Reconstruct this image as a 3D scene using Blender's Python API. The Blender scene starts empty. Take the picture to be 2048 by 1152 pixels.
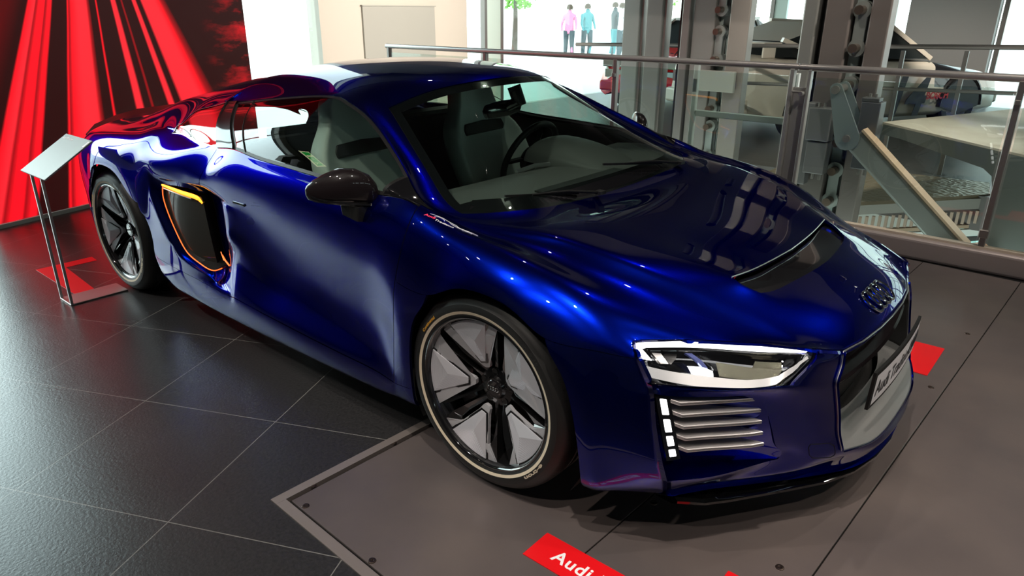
import bpy, bmesh, math, random
from mathutils import Vector, Matrix
D = bpy.data
SC = bpy.context.scene
COL = SC.collection
R = math.radians
PI = math.pi

# ------------------------------------------------------------------ camera
cam_data = D.cameras.new('camera')
cam_data.sensor_width = 36.0
cam_data.lens = 36.0 * 1415.33 / 2048.0
cam_data.clip_start = 0.05
cam_data.clip_end = 200
camera = D.objects.new('camera', cam_data)
COL.objects.link(camera)
CAM = Vector((1.31907, -2.33542, 1.44805))
def camera_axes(yaw, pitch, roll):
    f = Vector((math.cos(pitch)*math.cos(yaw), math.cos(pitch)*math.sin(yaw), math.sin(pitch)))
    r = f.cross(Vector((0, 0, 1))).normalized()
    u = r.cross(f)
    c, s = math.cos(roll), math.sin(roll)
    return c*r + s*u, -s*r + c*u, f
cr_, cu_, cf_ = camera_axes(2.2736963, -0.3739376, 0.0043111)
camera.matrix_world = Matrix(((cr_.x, cu_.x, -cf_.x, CAM.x), (cr_.y, cu_.y, -cf_.y, CAM.y), (cr_.z, cu_.z, -cf_.z, CAM.z), (0, 0, 0, 1)))
SC.camera = camera
SC.view_settings.view_transform = 'Standard'
SC.view_settings.look = 'None'
SC.view_settings.exposure = 0.0
SC.view_settings.gamma = 1
SC.view_settings.use_curve_mapping = False
SC.cycles.use_denoising = True
SC.cycles.max_bounces = 10
SC.cycles.transparent_max_bounces = 16
SC.cycles.sample_clamp_indirect = 8
# ------------------------------------------------------------------ daylight and large lights
world = D.worlds.new('sky'); SC.world = world; world.use_nodes = True
_wn = world.node_tree.nodes; _wl = world.node_tree.links
_bg = _wn['Background']; _bg.inputs['Strength'].default_value = 3.8
_tc = _wn.new('ShaderNodeTexCoord'); _sep = _wn.new('ShaderNodeSeparateXYZ'); _cr = _wn.new('ShaderNodeValToRGB')
_wl.new(_tc.outputs['Generated'], _sep.inputs[0]); _wl.new(_sep.outputs['Z'], _cr.inputs[0]); _wl.new(_cr.outputs[0], _bg.inputs[0])
_cr.color_ramp.elements[0].position = 0.0; _cr.color_ramp.elements[0].color = (0.80, 0.86, 0.82, 1)
_cr.color_ramp.elements[1].position = 0.6; _cr.color_ramp.elements[1].color = (0.72, 0.90, 0.97, 1)
# added boost: sky brighter low to the left, for the glow on the floor
_geo = _wn.new('ShaderNodeVectorMath'); _geo.operation = 'DOT_PRODUCT'; _geo.inputs[1].default_value = (-0.965, -0.10, 0.24)
_nv = _wn.new('ShaderNodeVectorMath'); _nv.operation = 'NORMALIZE'
_wl.new(_tc.outputs['Generated'], _nv.inputs[0]); _wl.new(_nv.outputs[0], _geo.inputs[0])
_mr = _wn.new('ShaderNodeMapRange'); _mr.interpolation_type = 'SMOOTHSTEP'
_mr.inputs[1].default_value = 0.88; _mr.inputs[2].default_value = 0.995; _mr.inputs[3].default_value = 1.0; _mr.inputs[4].default_value = 3.4
_wl.new(_geo.outputs['Value'], _mr.inputs[0])
_ms = _wn.new('ShaderNodeMath'); _ms.operation = 'MULTIPLY'; _ms.inputs[1].default_value = 3.4
_wl.new(_mr.outputs[0], _ms.inputs[0]); _wl.new(_ms.outputs[0], _bg.inputs['Strength'])
def spot(name, loc, target, power, size=60, blend=0.6, color=(1.0, 0.90, 0.80), radius=0.03):
    l = D.lights.new(name, 'SPOT'); l.energy = power; l.spot_size = R(size); l.spot_blend = blend; l.color = color; l.shadow_soft_size = radius
    o = D.objects.new(name, l); COL.objects.link(o); o.location = loc
    o.rotation_euler = (Vector(target)-Vector(loc)).to_track_quat('-Z', 'Y').to_euler()
    return o
CEIL = 4.3
# spotlights under the ceiling, added fill lamps among them: (x, y, aim x, aim y, power)
LOWC = 2.5          # dark low ceiling over the lift side
SPOTS = [(0.9,-1.9, 0.5,-0.5, 300), (2.4,0.4, 1.3,0.2, 120), (2.0,2.0, 1.4,1.0, 100), (0.2,1.6, -0.2,0.4, 50),
         (-0.9,-2.6, -0.4,-0.9, 170), (-2.2,-2.3, -1.9,-0.8, 40), (-1.6,1.9, -1.4,0.2, 30), (-3.0,1.6, -2.7,0.2, 40),
         (3.4,-1.0, 1.9,0.0, 150), (2.6,2.6, 1.6,2.0, 90), (0.3,-3.6, 0.0,-1.6, 200), (3.2,1.8, 2.0,0.9, 100),
         (1.6,1.2, 0.2,4.6, 330), (-0.9,0.9, -2.1,4.8, 330), (-3.2,-3.4, -2.7,-1.0, 330),  # from here on fill lamps, added to brighten rear wheel, lift side and wall
         (1.8,4.4, 0.3,5.6, 110), (-0.9,3.6, -1.9,6.4, 90), (-0.2,7.0, -1.0,10.4, 200), (0.9,3.2, 0.2,3.6, 60), (-2.7,4.2, -9.5,4.7, 900, 95), (1.2,3.3, -0.9,3.4, 120, 80)]
def lamp_height(y): return (LOWC if y > 3.0 else CEIL)-0.28
for _x, _y, _tx, _ty, _p, *_sz in SPOTS:
    _h = lamp_height(_y); _d = Vector((_tx-_x, _ty-_y, -_h)).normalized()
    spot('spot_beam', Vector((_x, _y, _h)) + _d*0.09, (_tx, _ty, 0), _p, _sz[0] if _sz else 60, 0.9)
# ------------------------------------------------------------------ helpers
def new_mat(name, color=(0.8,0.8,0.8), rough=0.5, metal=0.0, coat=0.0, coat_rough=0.03, emit=None, emit_s=1.0, spec=0.5, trans=0.0, ior=1.45, alpha=1.0):
    m = D.materials.new(name); m.use_nodes = True
    b = m.node_tree.nodes['Principled BSDF']
    b.inputs['Base Color'].default_value = (*color, 1)
    b.inputs['Roughness'].default_value = rough
    b.inputs['Metallic'].default_value = metal
    b.inputs['Coat Weight'].default_value = coat
    b.inputs['Coat Roughness'].default_value = coat_rough
    b.inputs['Specular IOR Level'].default_value = spec
    b.inputs['Transmission Weight'].default_value = trans
    b.inputs['IOR'].default_value = ior
    b.inputs['Alpha'].default_value = alpha
    if emit is not None:
        b.inputs['Emission Color'].default_value = (*emit, 1)
        b.inputs['Emission Strength'].default_value = emit_s
    return m
def nodes_of(m):
    nt = m.node_tree
    return nt, nt.nodes, nt.links, nt.nodes['Principled BSDF']
def link_obj(name, me, parent=None):
    o = D.objects.new(name, me); COL.objects.link(o)
    if parent is not None: o.parent = parent
    return o
def mesh_from(name, verts, faces, mat=None, parent=None, smooth=False, uvs=None):
    me = D.meshes.new(name)
    me.from_pydata([tuple(v) for v in verts], [], faces)
    if mat is not None:
        me.materials.append(mat)
    if smooth:
        me.polygons.foreach_set('use_smooth', [True]*len(me.polygons))
    me.update()
    return link_obj(name, me, parent)
def empty(name, loc=(0,0,0), rz=0.0, parent=None):
    o = D.objects.new(name, None); COL.objects.link(o); o.location = loc; o.rotation_euler = (0,0,rz)
    o.empty_display_size = 0.1
    if parent is not None: o.parent = parent
    return o
def tag(o, label=None, cat=None, group=None, kind=None):
    if label: o['label'] = label
    if cat: o['category'] = cat
    if group: o['group'] = group
    if kind: o['kind'] = kind
    return o
class MB:
    """collects shapes, links them as ONE mesh object"""
    def __init__(self): self.v = []; self.f = []; self.mi = []; self.m = 0
    def add(self, vs, fs, m=None):
        n = len(self.v); self.v += [tuple(x) for x in vs]
        self.f += [tuple(i+n for i in f) for f in fs]; self.mi += [self.m if m is None else m]*len(fs)
        return self
    def box(self, c, s, M=None):
        cx,cy,cz = c; sx,sy,sz = s[0]/2,s[1]/2,s[2]/2
        vs = [Vector((cx+a*sx, cy+b*sy, cz+d*sz)) for a in (-1,1) for b in (-1,1) for d in (-1,1)]
        if M is not None: vs = [M @ v for v in vs]
        return self.add(vs, [(0,1,3,2),(4,6,7,5),(0,4,5,1),(2,3,7,6),(0,2,6,4),(1,5,7,3)])
    def beam(self, a, b, w, h, up=(0,0,1)):
        a = Vector(a); b = Vector(b); d = (b-a).normalized(); u = Vector(up)
        s = d.cross(u).normalized(); u = s.cross(d)
        vs = []
        for p in (a,b):
            for i,j in ((-1,-1),(1,-1),(1,1),(-1,1)): vs.append(p + s*(i*w/2) + u*(j*h/2))
        return self.add(vs, [(0,3,2,1),(4,5,6,7),(0,1,5,4),(1,2,6,5),(2,3,7,6),(3,0,4,7)])
    def tube(self, pts, r, n=12, cap=True, closed=False):
        pts = [Vector(p) for p in pts]; k = len(pts); rs = r if isinstance(r,(list,tuple)) else [r]*k
        vs = []; ref = None
        for i,p in enumerate(pts):
            if closed: d = pts[(i+1)%k]-pts[i-1]
            else: d = pts[min(i+1,k-1)]-pts[max(i-1,0)]
            d.normalize()
            if ref is None:
                ref = Vector((0,0,1)) if abs(d.z) < .9 else Vector((1,0,0))
            s = d.cross(ref).normalized(); u = s.cross(d); ref = u
            for j in range(n):
                t = 2*PI*j/n; vs.append(p + (s*math.cos(t)+u*math.sin(t))*rs[i])
        fs = []
        for i in range(k if closed else k-1):
            i2 = (i+1)%k
            for j in range(n):
                fs.append((i*n+j, i*n+(j+1)%n, i2*n+(j+1)%n, i2*n+j))
        if cap and not closed:
            fs.append(tuple(range(n))[::-1]); fs.append(tuple((k-1)*n+j for j in range(n)))
        return self.add(vs, fs)
    def lathe(self, prof, n=64, M=None, closed=False):
        """prof: (r, h) about local z"""
        vs = []; k = len(prof)
        for j in range(n):
            t = 2*PI*j/n
            for r,h in prof: vs.append(Vector((r*math.cos(t), r*math.sin(t), h)))
        if M is not None: vs = [M @ v for v in vs]
        fs = []
        for j in range(n):
            j2 = (j+1)%n
            for i in range(k if closed else k-1):
                i2 = (i+1)%k
                fs.append((j*k+i, j2*k+i, j2*k+i2, j*k+i2))
        return self.add(vs, fs)
    def prism(self, poly, z0, z1, M=None):
        n = len(poly)
        vs = [Vector((x,y,z0)) for x,y in poly]+[Vector((x,y,z1)) for x,y in poly]
        if M is not None: vs = [M @ v for v in vs]
        fs = [tuple(range(n))[::-1], tuple(range(n,2*n))]+[(i,(i+1)%n,n+(i+1)%n,n+i) for i in range(n)]
        return self.add(vs, fs)
    def grid(self, rows, flip=False, closed=False):
        k = len(rows); n = len(rows[0]); vs = [v for r in rows for v in r]; fs = []
        for i in range(k-1):
            for j in range(n if closed else n-1):
                j2 = (j+1)%n
                f = (i*n+j, i*n+j2, (i+1)*n+j2, (i+1)*n+j)
                fs.append(f[::-1] if flip else f)
        return self.add(vs, fs)
    def build(self, name, mats, parent=None, smooth=False, bevel=0, seg=2, angle=30, subsurf=0, solid=0):
        me = D.meshes.new(name); me.from_pydata(self.v, [], self.f)
        if not isinstance(mats,(list,tuple)): mats = [mats]
        for m in mats: me.materials.append(m)
        me.polygons.foreach_set('material_index', self.mi)
        if smooth: me.polygons.foreach_set('use_smooth', [True]*len(me.polygons))
        me.update()
        o = link_obj(name, me, parent)
        if solid:
            md = o.modifiers.new('solid','SOLIDIFY'); md.thickness = solid; md.offset = 0
        if bevel:
            md = o.modifiers.new('bevel','BEVEL'); md.width = bevel; md.segments = seg; md.limit_method='ANGLE'; md.angle_limit = R(angle)
        if subsurf:
            md = o.modifiers.new('sub','SUBSURF'); md.levels = subsurf; md.render_levels = subsurf
        if smooth and not subsurf:
            md = o.modifiers.new('split','EDGE_SPLIT'); md.split_angle = R(35)
        return o
def axis_matrix(o, z, x=None):
    """matrix with local z along z"""
    z = Vector(z).normalized(); x = Vector(x) if x is not None else (Vector((1,0,0)) if abs(z.x)<.9 else Vector((0,0,1)))
    x = (x - z*x.dot(z)).normalized(); y = z.cross(x)
    return Matrix(((x.x,y.x,z.x,o[0]),(x.y,y.y,z.y,o[1]),(x.z,y.z,z.z,o[2]),(0,0,0,1)))
def text_obj(name, body, M, size, mat, parent=None, extrude=0.0006, align='LEFT', bold=0.0, shear=0.0, spacing=1.0):
    c = D.curves.new(name, 'FONT'); c.body = body; c.size = size; c.extrude = extrude; c.align_x = align
    c.offset = bold; c.shear = shear; c.space_character = spacing; c.resolution_u = 3
    o = D.objects.new('t', c); COL.objects.link(o)
    me = D.meshes.new_from_object(o.evaluated_get(bpy.context.evaluated_depsgraph_get()))
    COL.objects.unlink(o); D.objects.remove(o); D.curves.remove(c)
    me.materials.clear(); me.materials.append(mat)
    o = link_obj(name, me, parent)
    o.matrix_local = M
    return o
LID=[[(0.913,0.000,0.562),(0.909,0.130,0.561),(0.895,0.260,0.558),(0.872,0.358,0.555),(0.838,0.474,0.592),(0.716,0.584,0.612),(0.582,0.703,0.624),(0.469,0.822,0.625)],
[(0.835,0.000,0.624),(0.832,0.130,0.622),(0.822,0.260,0.615),(0.795,0.375,0.605),(0.762,0.480,0.606),(0.630,0.600,0.628),(0.500,0.725,0.652),(0.385,0.835,0.682)],
[(0.683,0.000,0.681),(0.672,0.140,0.677),(0.655,0.270,0.674),(0.628,0.385,0.676),(0.600,0.520,0.662),(0.480,0.640,0.672),(0.360,0.755,0.706),(0.260,0.848,0.738)],
[(0.573,0.000,0.703),(0.566,0.140,0.702),(0.556,0.280,0.703),(0.546,0.412,0.713),(0.460,0.565,0.712),(0.350,0.660,0.718),(0.230,0.765,0.745),(0.130,0.855,0.775)],
[(0.400,0.000,0.738),(0.395,0.150,0.738),(0.385,0.300,0.741),(0.370,0.440,0.751),(0.300,0.615,0.764),(0.210,0.700,0.758),(0.100,0.785,0.775),(0.010,0.860,0.797)],
[(0.220,0.000,0.766),(0.215,0.160,0.768),(0.205,0.320,0.774),(0.190,0.480,0.785),(0.140,0.655,0.795),(0.060,0.725,0.784),(-0.030,0.800,0.794),(-0.100,0.860,0.812)],
[(0.050,0.000,0.783),(0.050,0.170,0.787),(0.045,0.340,0.796),(0.030,0.520,0.808),(-0.020,0.690,0.813),(-0.090,0.750,0.802),(-0.150,0.810,0.809),(-0.200,0.858,0.825)],
[(-0.130,0.000,0.795),(-0.125,0.180,0.800),(-0.115,0.360,0.812),(-0.130,0.560,0.828),(-0.260,0.735,0.827),(-0.315,0.800,0.845),(-0.322,0.828,0.855),(-0.330,0.850,0.866)],
[(-0.300,0.000,0.935),(-0.300,0.170,0.933),(-0.310,0.340,0.928),(-0.350,0.520,0.918),(-0.444,0.680,0.903),(-0.470,0.765,0.926),(-0.485,0.834,0.908),(-0.500,0.858,0.874)],
[(-0.480,0.000,1.072),(-0.485,0.155,1.069),(-0.500,0.310,1.055),(-0.550,0.465,1.028),(-0.630,0.610,0.996),(-0.634,0.700,1.002),(-0.667,0.803,0.949),(-0.700,0.862,0.881)],
[(-0.665,0.000,1.193),(-0.680,0.140,1.189),(-0.720,0.280,1.175),(-0.775,0.410,1.148),(-0.830,0.535,1.099),(-0.812,0.645,1.080),(-0.856,0.777,0.992),(-0.900,0.865,0.888)],
[(-0.880,0.000,1.228),(-0.885,0.140,1.224),(-0.910,0.280,1.211),(-0.940,0.410,1.188),(-0.958,0.520,1.160),(-0.961,0.625,1.119),(-1.021,0.767,1.014),(-1.080,0.865,0.894)],
[(-1.150,0.000,1.243),(-1.150,0.140,1.239),(-1.160,0.280,1.226),(-1.180,0.420,1.200),(-1.220,0.530,1.164),(-1.173,0.615,1.131),(-1.221,0.762,1.024),(-1.270,0.865,0.901)],
[(-1.450,0.000,1.236),(-1.460,0.140,1.232),(-1.490,0.280,1.218),(-1.550,0.420,1.189),(-1.600,0.530,1.155),(-1.743,0.645,1.059),(-1.586,0.774,0.995),(-1.428,0.860,0.915)],
[(-1.620,0.000,1.218),(-1.630,0.140,1.214),(-1.660,0.280,1.200),(-1.710,0.420,1.172),(-1.760,0.540,1.134),(-1.786,0.660,1.059),(-1.672,0.783,0.989),(-1.559,0.862,0.904)],
[(-1.780,0.000,1.194),(-1.790,0.140,1.189),(-1.820,0.280,1.176),(-1.860,0.420,1.148),(-1.910,0.550,1.108),(-1.904,0.690,1.028),(-1.794,0.793,0.973),(-1.684,0.852,0.903)],
[(-1.950,0.000,1.162),(-1.960,0.140,1.157),(-1.980,0.280,1.144),(-2.020,0.420,1.118),(-2.060,0.560,1.077),(-1.995,0.735,0.997),(-1.919,0.808,0.958),(-1.842,0.837,0.902)],
[(-2.120,0.000,1.122),(-2.130,0.140,1.118),(-2.150,0.280,1.105),(-2.180,0.420,1.080),(-2.220,0.570,1.041),(-2.043,0.785,0.943),(-2.059,0.797,0.924),(-2.058,0.812,0.907)],
[(-2.260,0.000,1.083),(-2.260,0.140,1.080),(-2.280,0.290,1.068),(-2.310,0.440,1.044),(-2.330,0.585,1.022),(-2.280,0.720,0.950),(-2.230,0.800,0.918),(-2.190,0.855,0.892)],
[(-2.390,0.000,1.045),(-2.390,0.150,1.042),(-2.400,0.300,1.032),(-2.420,0.450,1.010),(-2.430,0.605,0.995),(-2.380,0.730,0.925),(-2.330,0.820,0.897),(-2.280,0.880,0.873)],
[(-2.500,0.000,1.012),(-2.500,0.150,1.010),(-2.510,0.300,1.000),(-2.520,0.460,0.978),(-2.520,0.615,0.966),(-2.470,0.740,0.905),(-2.430,0.830,0.883),(-2.380,0.893,0.862)],
[(-2.620,0.000,0.980),(-2.620,0.150,0.978),(-2.630,0.310,0.968),(-2.630,0.470,0.948),(-2.620,0.622,0.937),(-2.580,0.750,0.889),(-2.540,0.835,0.872),(-2.500,0.900,0.852)],
[(-2.750,0.000,0.948),(-2.750,0.160,0.946),(-2.760,0.320,0.937),(-2.760,0.480,0.920),(-2.750,0.630,0.898),(-2.710,0.760,0.874),(-2.670,0.840,0.860),(-2.620,0.902,0.843)],
[(-2.890,0.000,0.918),(-2.890,0.160,0.916),(-2.890,0.320,0.909),(-2.900,0.480,0.896),(-2.880,0.630,0.879),(-2.840,0.755,0.860),(-2.800,0.835,0.847),(-2.750,0.895,0.832)],
[(-3.020,0.000,0.895),(-3.020,0.160,0.893),(-3.020,0.320,0.888),(-3.020,0.480,0.878),(-3.000,0.620,0.864),(-2.960,0.740,0.848),(-2.920,0.815,0.835),(-2.880,0.875,0.820)],
[(-3.200,0.000,0.870),(-3.200,0.160,0.869),(-3.190,0.320,0.866),(-3.180,0.470,0.858),(-3.150,0.600,0.846),(-3.110,0.710,0.832),(-3.070,0.780,0.820),(-3.030,0.835,0.803)],
[(-3.340,0.000,0.855),(-3.340,0.160,0.854),(-3.330,0.310,0.850),(-3.310,0.450,0.842),(-3.280,0.570,0.830),(-3.230,0.670,0.816),(-3.190,0.730,0.805),(-3.160,0.780,0.790)],
[(-3.420,0.000,0.820),(-3.420,0.160,0.819),(-3.410,0.300,0.817),(-3.390,0.430,0.810),(-3.350,0.540,0.800),(-3.310,0.630,0.790),(-3.280,0.680,0.780),(-3.240,0.720,0.765)]]
SIDE=[[(0.469,0.822,0.625),(0.482,0.838,0.612),(0.497,0.850,0.597),(0.540,0.846,0.532),(0.551,0.850,0.512),(0.568,0.857,0.430),(0.585,0.860,0.370),(0.600,0.860,0.320),(0.612,0.847,0.262),(0.600,0.820,0.213),(0.585,0.795,0.178)],
[(0.385,0.835,0.682),(0.392,0.880,0.645),(0.384,0.909,0.610),(0.405,0.916,0.540),(0.420,0.919,0.490),(0.440,0.920,0.420),(0.452,0.920,0.360),(0.460,0.917,0.310),(0.467,0.912,0.260),(0.472,0.903,0.215),(0.470,0.885,0.185)],
[(0.260,0.848,0.738),(0.262,0.910,0.690),(0.256,0.947,0.614),(0.312,0.948,0.540),(0.345,0.948,0.475),(0.365,0.948,0.410),(0.378,0.947,0.350),(0.386,0.945,0.300),(0.391,0.942,0.250),(0.394,0.936,0.205),(0.392,0.920,0.180)],
[(0.130,0.855,0.775),(0.145,0.914,0.737),(0.158,0.952,0.666),(0.172,0.949,0.570),(0.186,0.948,0.491),(0.196,0.946,0.423),(0.204,0.944,0.362),(0.210,0.941,0.309),(0.213,0.937,0.262),(0.215,0.932,0.225),(0.215,0.925,0.205)],
[(0.010,0.860,0.797),(0.028,0.920,0.757),(0.035,0.955,0.691),(0.031,0.950,0.583),(0.030,0.947,0.498),(0.031,0.945,0.427),(0.033,0.942,0.365),(0.035,0.939,0.311),(0.037,0.934,0.264),(0.038,0.929,0.228),(0.038,0.923,0.209)],
[(-0.100,0.860,0.812),(-0.090,0.920,0.765),(-0.095,0.953,0.672),(-0.114,0.948,0.572),(-0.128,0.946,0.492),(-0.136,0.943,0.422),(-0.138,0.941,0.361),(-0.139,0.938,0.306),(-0.139,0.933,0.256),(-0.139,0.925,0.215),(-0.138,0.916,0.195)],
[(-0.200,0.858,0.825),(-0.195,0.920,0.770),(-0.203,0.948,0.616),(-0.262,0.945,0.540),(-0.293,0.944,0.475),(-0.307,0.942,0.410),(-0.312,0.940,0.350),(-0.313,0.938,0.295),(-0.314,0.933,0.240),(-0.315,0.924,0.180),(-0.315,0.900,0.160)],
[(-0.330,0.850,0.866),(-0.316,0.926,0.785),(-0.365,0.940,0.626),(-0.380,0.937,0.536),(-0.389,0.934,0.469),(-0.398,0.930,0.403),(-0.407,0.927,0.342),(-0.415,0.924,0.286),(-0.418,0.924,0.223),(-0.415,0.912,0.165),(-0.415,0.885,0.148)],
[(-0.500,0.858,0.874),(-0.500,0.918,0.796),(-0.510,0.925,0.655),(-0.510,0.916,0.580),(-0.510,0.909,0.510),(-0.510,0.903,0.445),(-0.510,0.903,0.380),(-0.510,0.910,0.305),(-0.510,0.926,0.238),(-0.510,0.916,0.160),(-0.510,0.885,0.143)],
[(-0.700,0.862,0.881),(-0.700,0.914,0.808),(-0.700,0.915,0.678),(-0.700,0.903,0.600),(-0.700,0.892,0.530),(-0.700,0.885,0.460),(-0.700,0.884,0.395),(-0.700,0.898,0.320),(-0.700,0.928,0.242),(-0.700,0.917,0.155),(-0.700,0.885,0.138)],
[(-0.900,0.865,0.888),(-0.900,0.912,0.817),(-0.900,0.909,0.697),(-0.900,0.896,0.620),(-0.900,0.883,0.550),(-0.900,0.875,0.475),(-0.900,0.875,0.410),(-0.900,0.892,0.335),(-0.900,0.930,0.247),(-0.900,0.918,0.151),(-0.900,0.885,0.134)],
[(-1.080,0.865,0.894),(-1.090,0.912,0.823),(-1.090,0.907,0.707),(-1.090,0.893,0.635),(-1.090,0.880,0.560),(-1.090,0.872,0.490),(-1.090,0.872,0.420),(-1.090,0.890,0.348),(-1.090,0.931,0.253),(-1.090,0.919,0.149),(-1.090,0.885,0.132)],
[(-1.270,0.865,0.901),(-1.290,0.911,0.826),(-1.290,0.905,0.712),(-1.290,0.895,0.655),(-1.285,0.886,0.580),(-1.280,0.880,0.505),(-1.275,0.877,0.430),(-1.270,0.890,0.361),(-1.290,0.931,0.260),(-1.290,0.919,0.147),(-1.290,0.885,0.130)],
[(-1.428,0.860,0.915),(-1.500,0.909,0.827),(-1.530,0.904,0.722),(-1.494,0.900,0.687),(-1.501,0.901,0.627),(-1.501,0.900,0.560),(-1.497,0.895,0.483),(-1.475,0.893,0.410),(-1.470,0.931,0.267),(-1.490,0.919,0.147),(-1.490,0.885,0.130)],
[(-1.559,0.862,0.904),(-1.618,0.908,0.797),(-1.681,0.904,0.732),(-1.681,0.856,0.674),(-1.673,0.852,0.590),(-1.677,0.848,0.495),(-1.674,0.836,0.345),(-1.600,0.900,0.294),(-1.515,0.928,0.264),(-1.630,0.921,0.150),(-1.640,0.885,0.131)],
[(-1.684,0.852,0.903),(-1.780,0.915,0.828),(-1.784,0.913,0.733),(-1.778,0.905,0.704),(-1.770,0.887,0.593),(-1.741,0.887,0.478),(-1.670,0.905,0.341),(-1.676,0.925,0.316),(-1.760,0.932,0.275),(-1.770,0.922,0.153),(-1.780,0.885,0.134)],
[(-1.842,0.837,0.902),(-1.920,0.920,0.826),(-1.927,0.922,0.727),(-1.905,0.910,0.698),(-1.887,0.905,0.598),(-1.845,0.906,0.486),(-1.779,0.913,0.354),(-1.798,0.935,0.336),(-1.870,0.934,0.279),(-1.880,0.922,0.157),(-1.880,0.885,0.138)],
[(-2.058,0.812,0.907),(-2.060,0.925,0.820),(-2.051,0.930,0.722),(-2.024,0.912,0.683),(-2.026,0.918,0.617),(-1.976,0.920,0.512),(-1.888,0.918,0.395),(-1.920,0.940,0.371),(-1.980,0.935,0.283),(-1.980,0.922,0.160),(-1.980,0.885,0.142)],
[(-2.190,0.855,0.892),(-2.170,0.930,0.812),(-2.100,0.936,0.706),(-2.108,0.940,0.651),(-2.091,0.943,0.601),(-2.038,0.946,0.509),(-1.987,0.945,0.432),(-1.969,0.942,0.403),(-2.080,0.935,0.287),(-2.080,0.922,0.166),(-2.080,0.885,0.147)],
[(-2.280,0.880,0.873),(-2.240,0.940,0.790),(-2.241,0.955,0.558),(-2.221,0.948,0.515),(-2.201,0.944,0.480),(-2.192,0.940,0.442),(-2.194,0.937,0.400),(-2.198,0.935,0.360),(-2.209,0.932,0.294),(-2.189,0.918,0.199),(-2.208,0.895,0.163)],
[(-2.380,0.893,0.862),(-2.360,0.948,0.785),(-2.377,0.962,0.657),(-2.359,0.952,0.567),(-2.350,0.945,0.502),(-2.347,0.939,0.447),(-2.348,0.934,0.397),(-2.352,0.930,0.348),(-2.355,0.924,0.295),(-2.353,0.915,0.241),(-2.357,0.906,0.213)],
[(-2.500,0.900,0.852),(-2.480,0.951,0.783),(-2.475,0.965,0.706),(-2.487,0.954,0.596),(-2.492,0.945,0.514),(-2.496,0.937,0.448),(-2.500,0.931,0.392),(-2.504,0.925,0.342),(-2.508,0.919,0.296),(-2.509,0.913,0.257),(-2.511,0.908,0.236)],
[(-2.620,0.902,0.843),(-2.610,0.951,0.778),(-2.610,0.966,0.710),(-2.624,0.953,0.596),(-2.636,0.943,0.509),(-2.646,0.935,0.439),(-2.653,0.928,0.381),(-2.658,0.922,0.331),(-2.662,0.915,0.289),(-2.664,0.909,0.255),(-2.666,0.904,0.236)],
[(-2.750,0.895,0.832),(-2.740,0.942,0.765),(-2.739,0.962,0.666),(-2.761,0.948,0.567),(-2.782,0.938,0.488),(-2.798,0.931,0.420),(-2.807,0.924,0.361),(-2.813,0.918,0.314),(-2.818,0.910,0.273),(-2.821,0.904,0.239),(-2.822,0.896,0.219)],
[(-2.880,0.875,0.820),(-2.860,0.925,0.745),(-2.830,0.948,0.590),(-2.900,0.940,0.520),(-2.935,0.932,0.455),(-2.955,0.926,0.390),(-2.965,0.920,0.330),(-2.970,0.915,0.290),(-2.975,0.905,0.250),(-2.980,0.900,0.210),(-2.980,0.880,0.180)],
[(-3.030,0.835,0.803),(-3.060,0.885,0.730),(-3.050,0.905,0.640),(-3.080,0.900,0.560),(-3.090,0.890,0.490),(-3.100,0.885,0.420),(-3.100,0.880,0.360),(-3.100,0.875,0.310),(-3.100,0.865,0.260),(-3.100,0.860,0.220),(-3.100,0.830,0.190)],
[(-3.160,0.780,0.790),(-3.200,0.820,0.720),(-3.220,0.835,0.640),(-3.230,0.830,0.570),(-3.240,0.820,0.500),(-3.240,0.815,0.430),(-3.240,0.810,0.370),(-3.240,0.800,0.320),(-3.230,0.790,0.270),(-3.220,0.780,0.230),(-3.200,0.750,0.200)],
[(-3.240,0.720,0.765),(-3.280,0.750,0.700),(-3.330,0.740,0.630),(-3.340,0.730,0.560),(-3.350,0.730,0.500),(-3.350,0.720,0.430),(-3.350,0.710,0.370),(-3.340,0.700,0.320),(-3.330,0.690,0.280),(-3.300,0.680,0.250),(-3.280,0.650,0.220)]]
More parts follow.
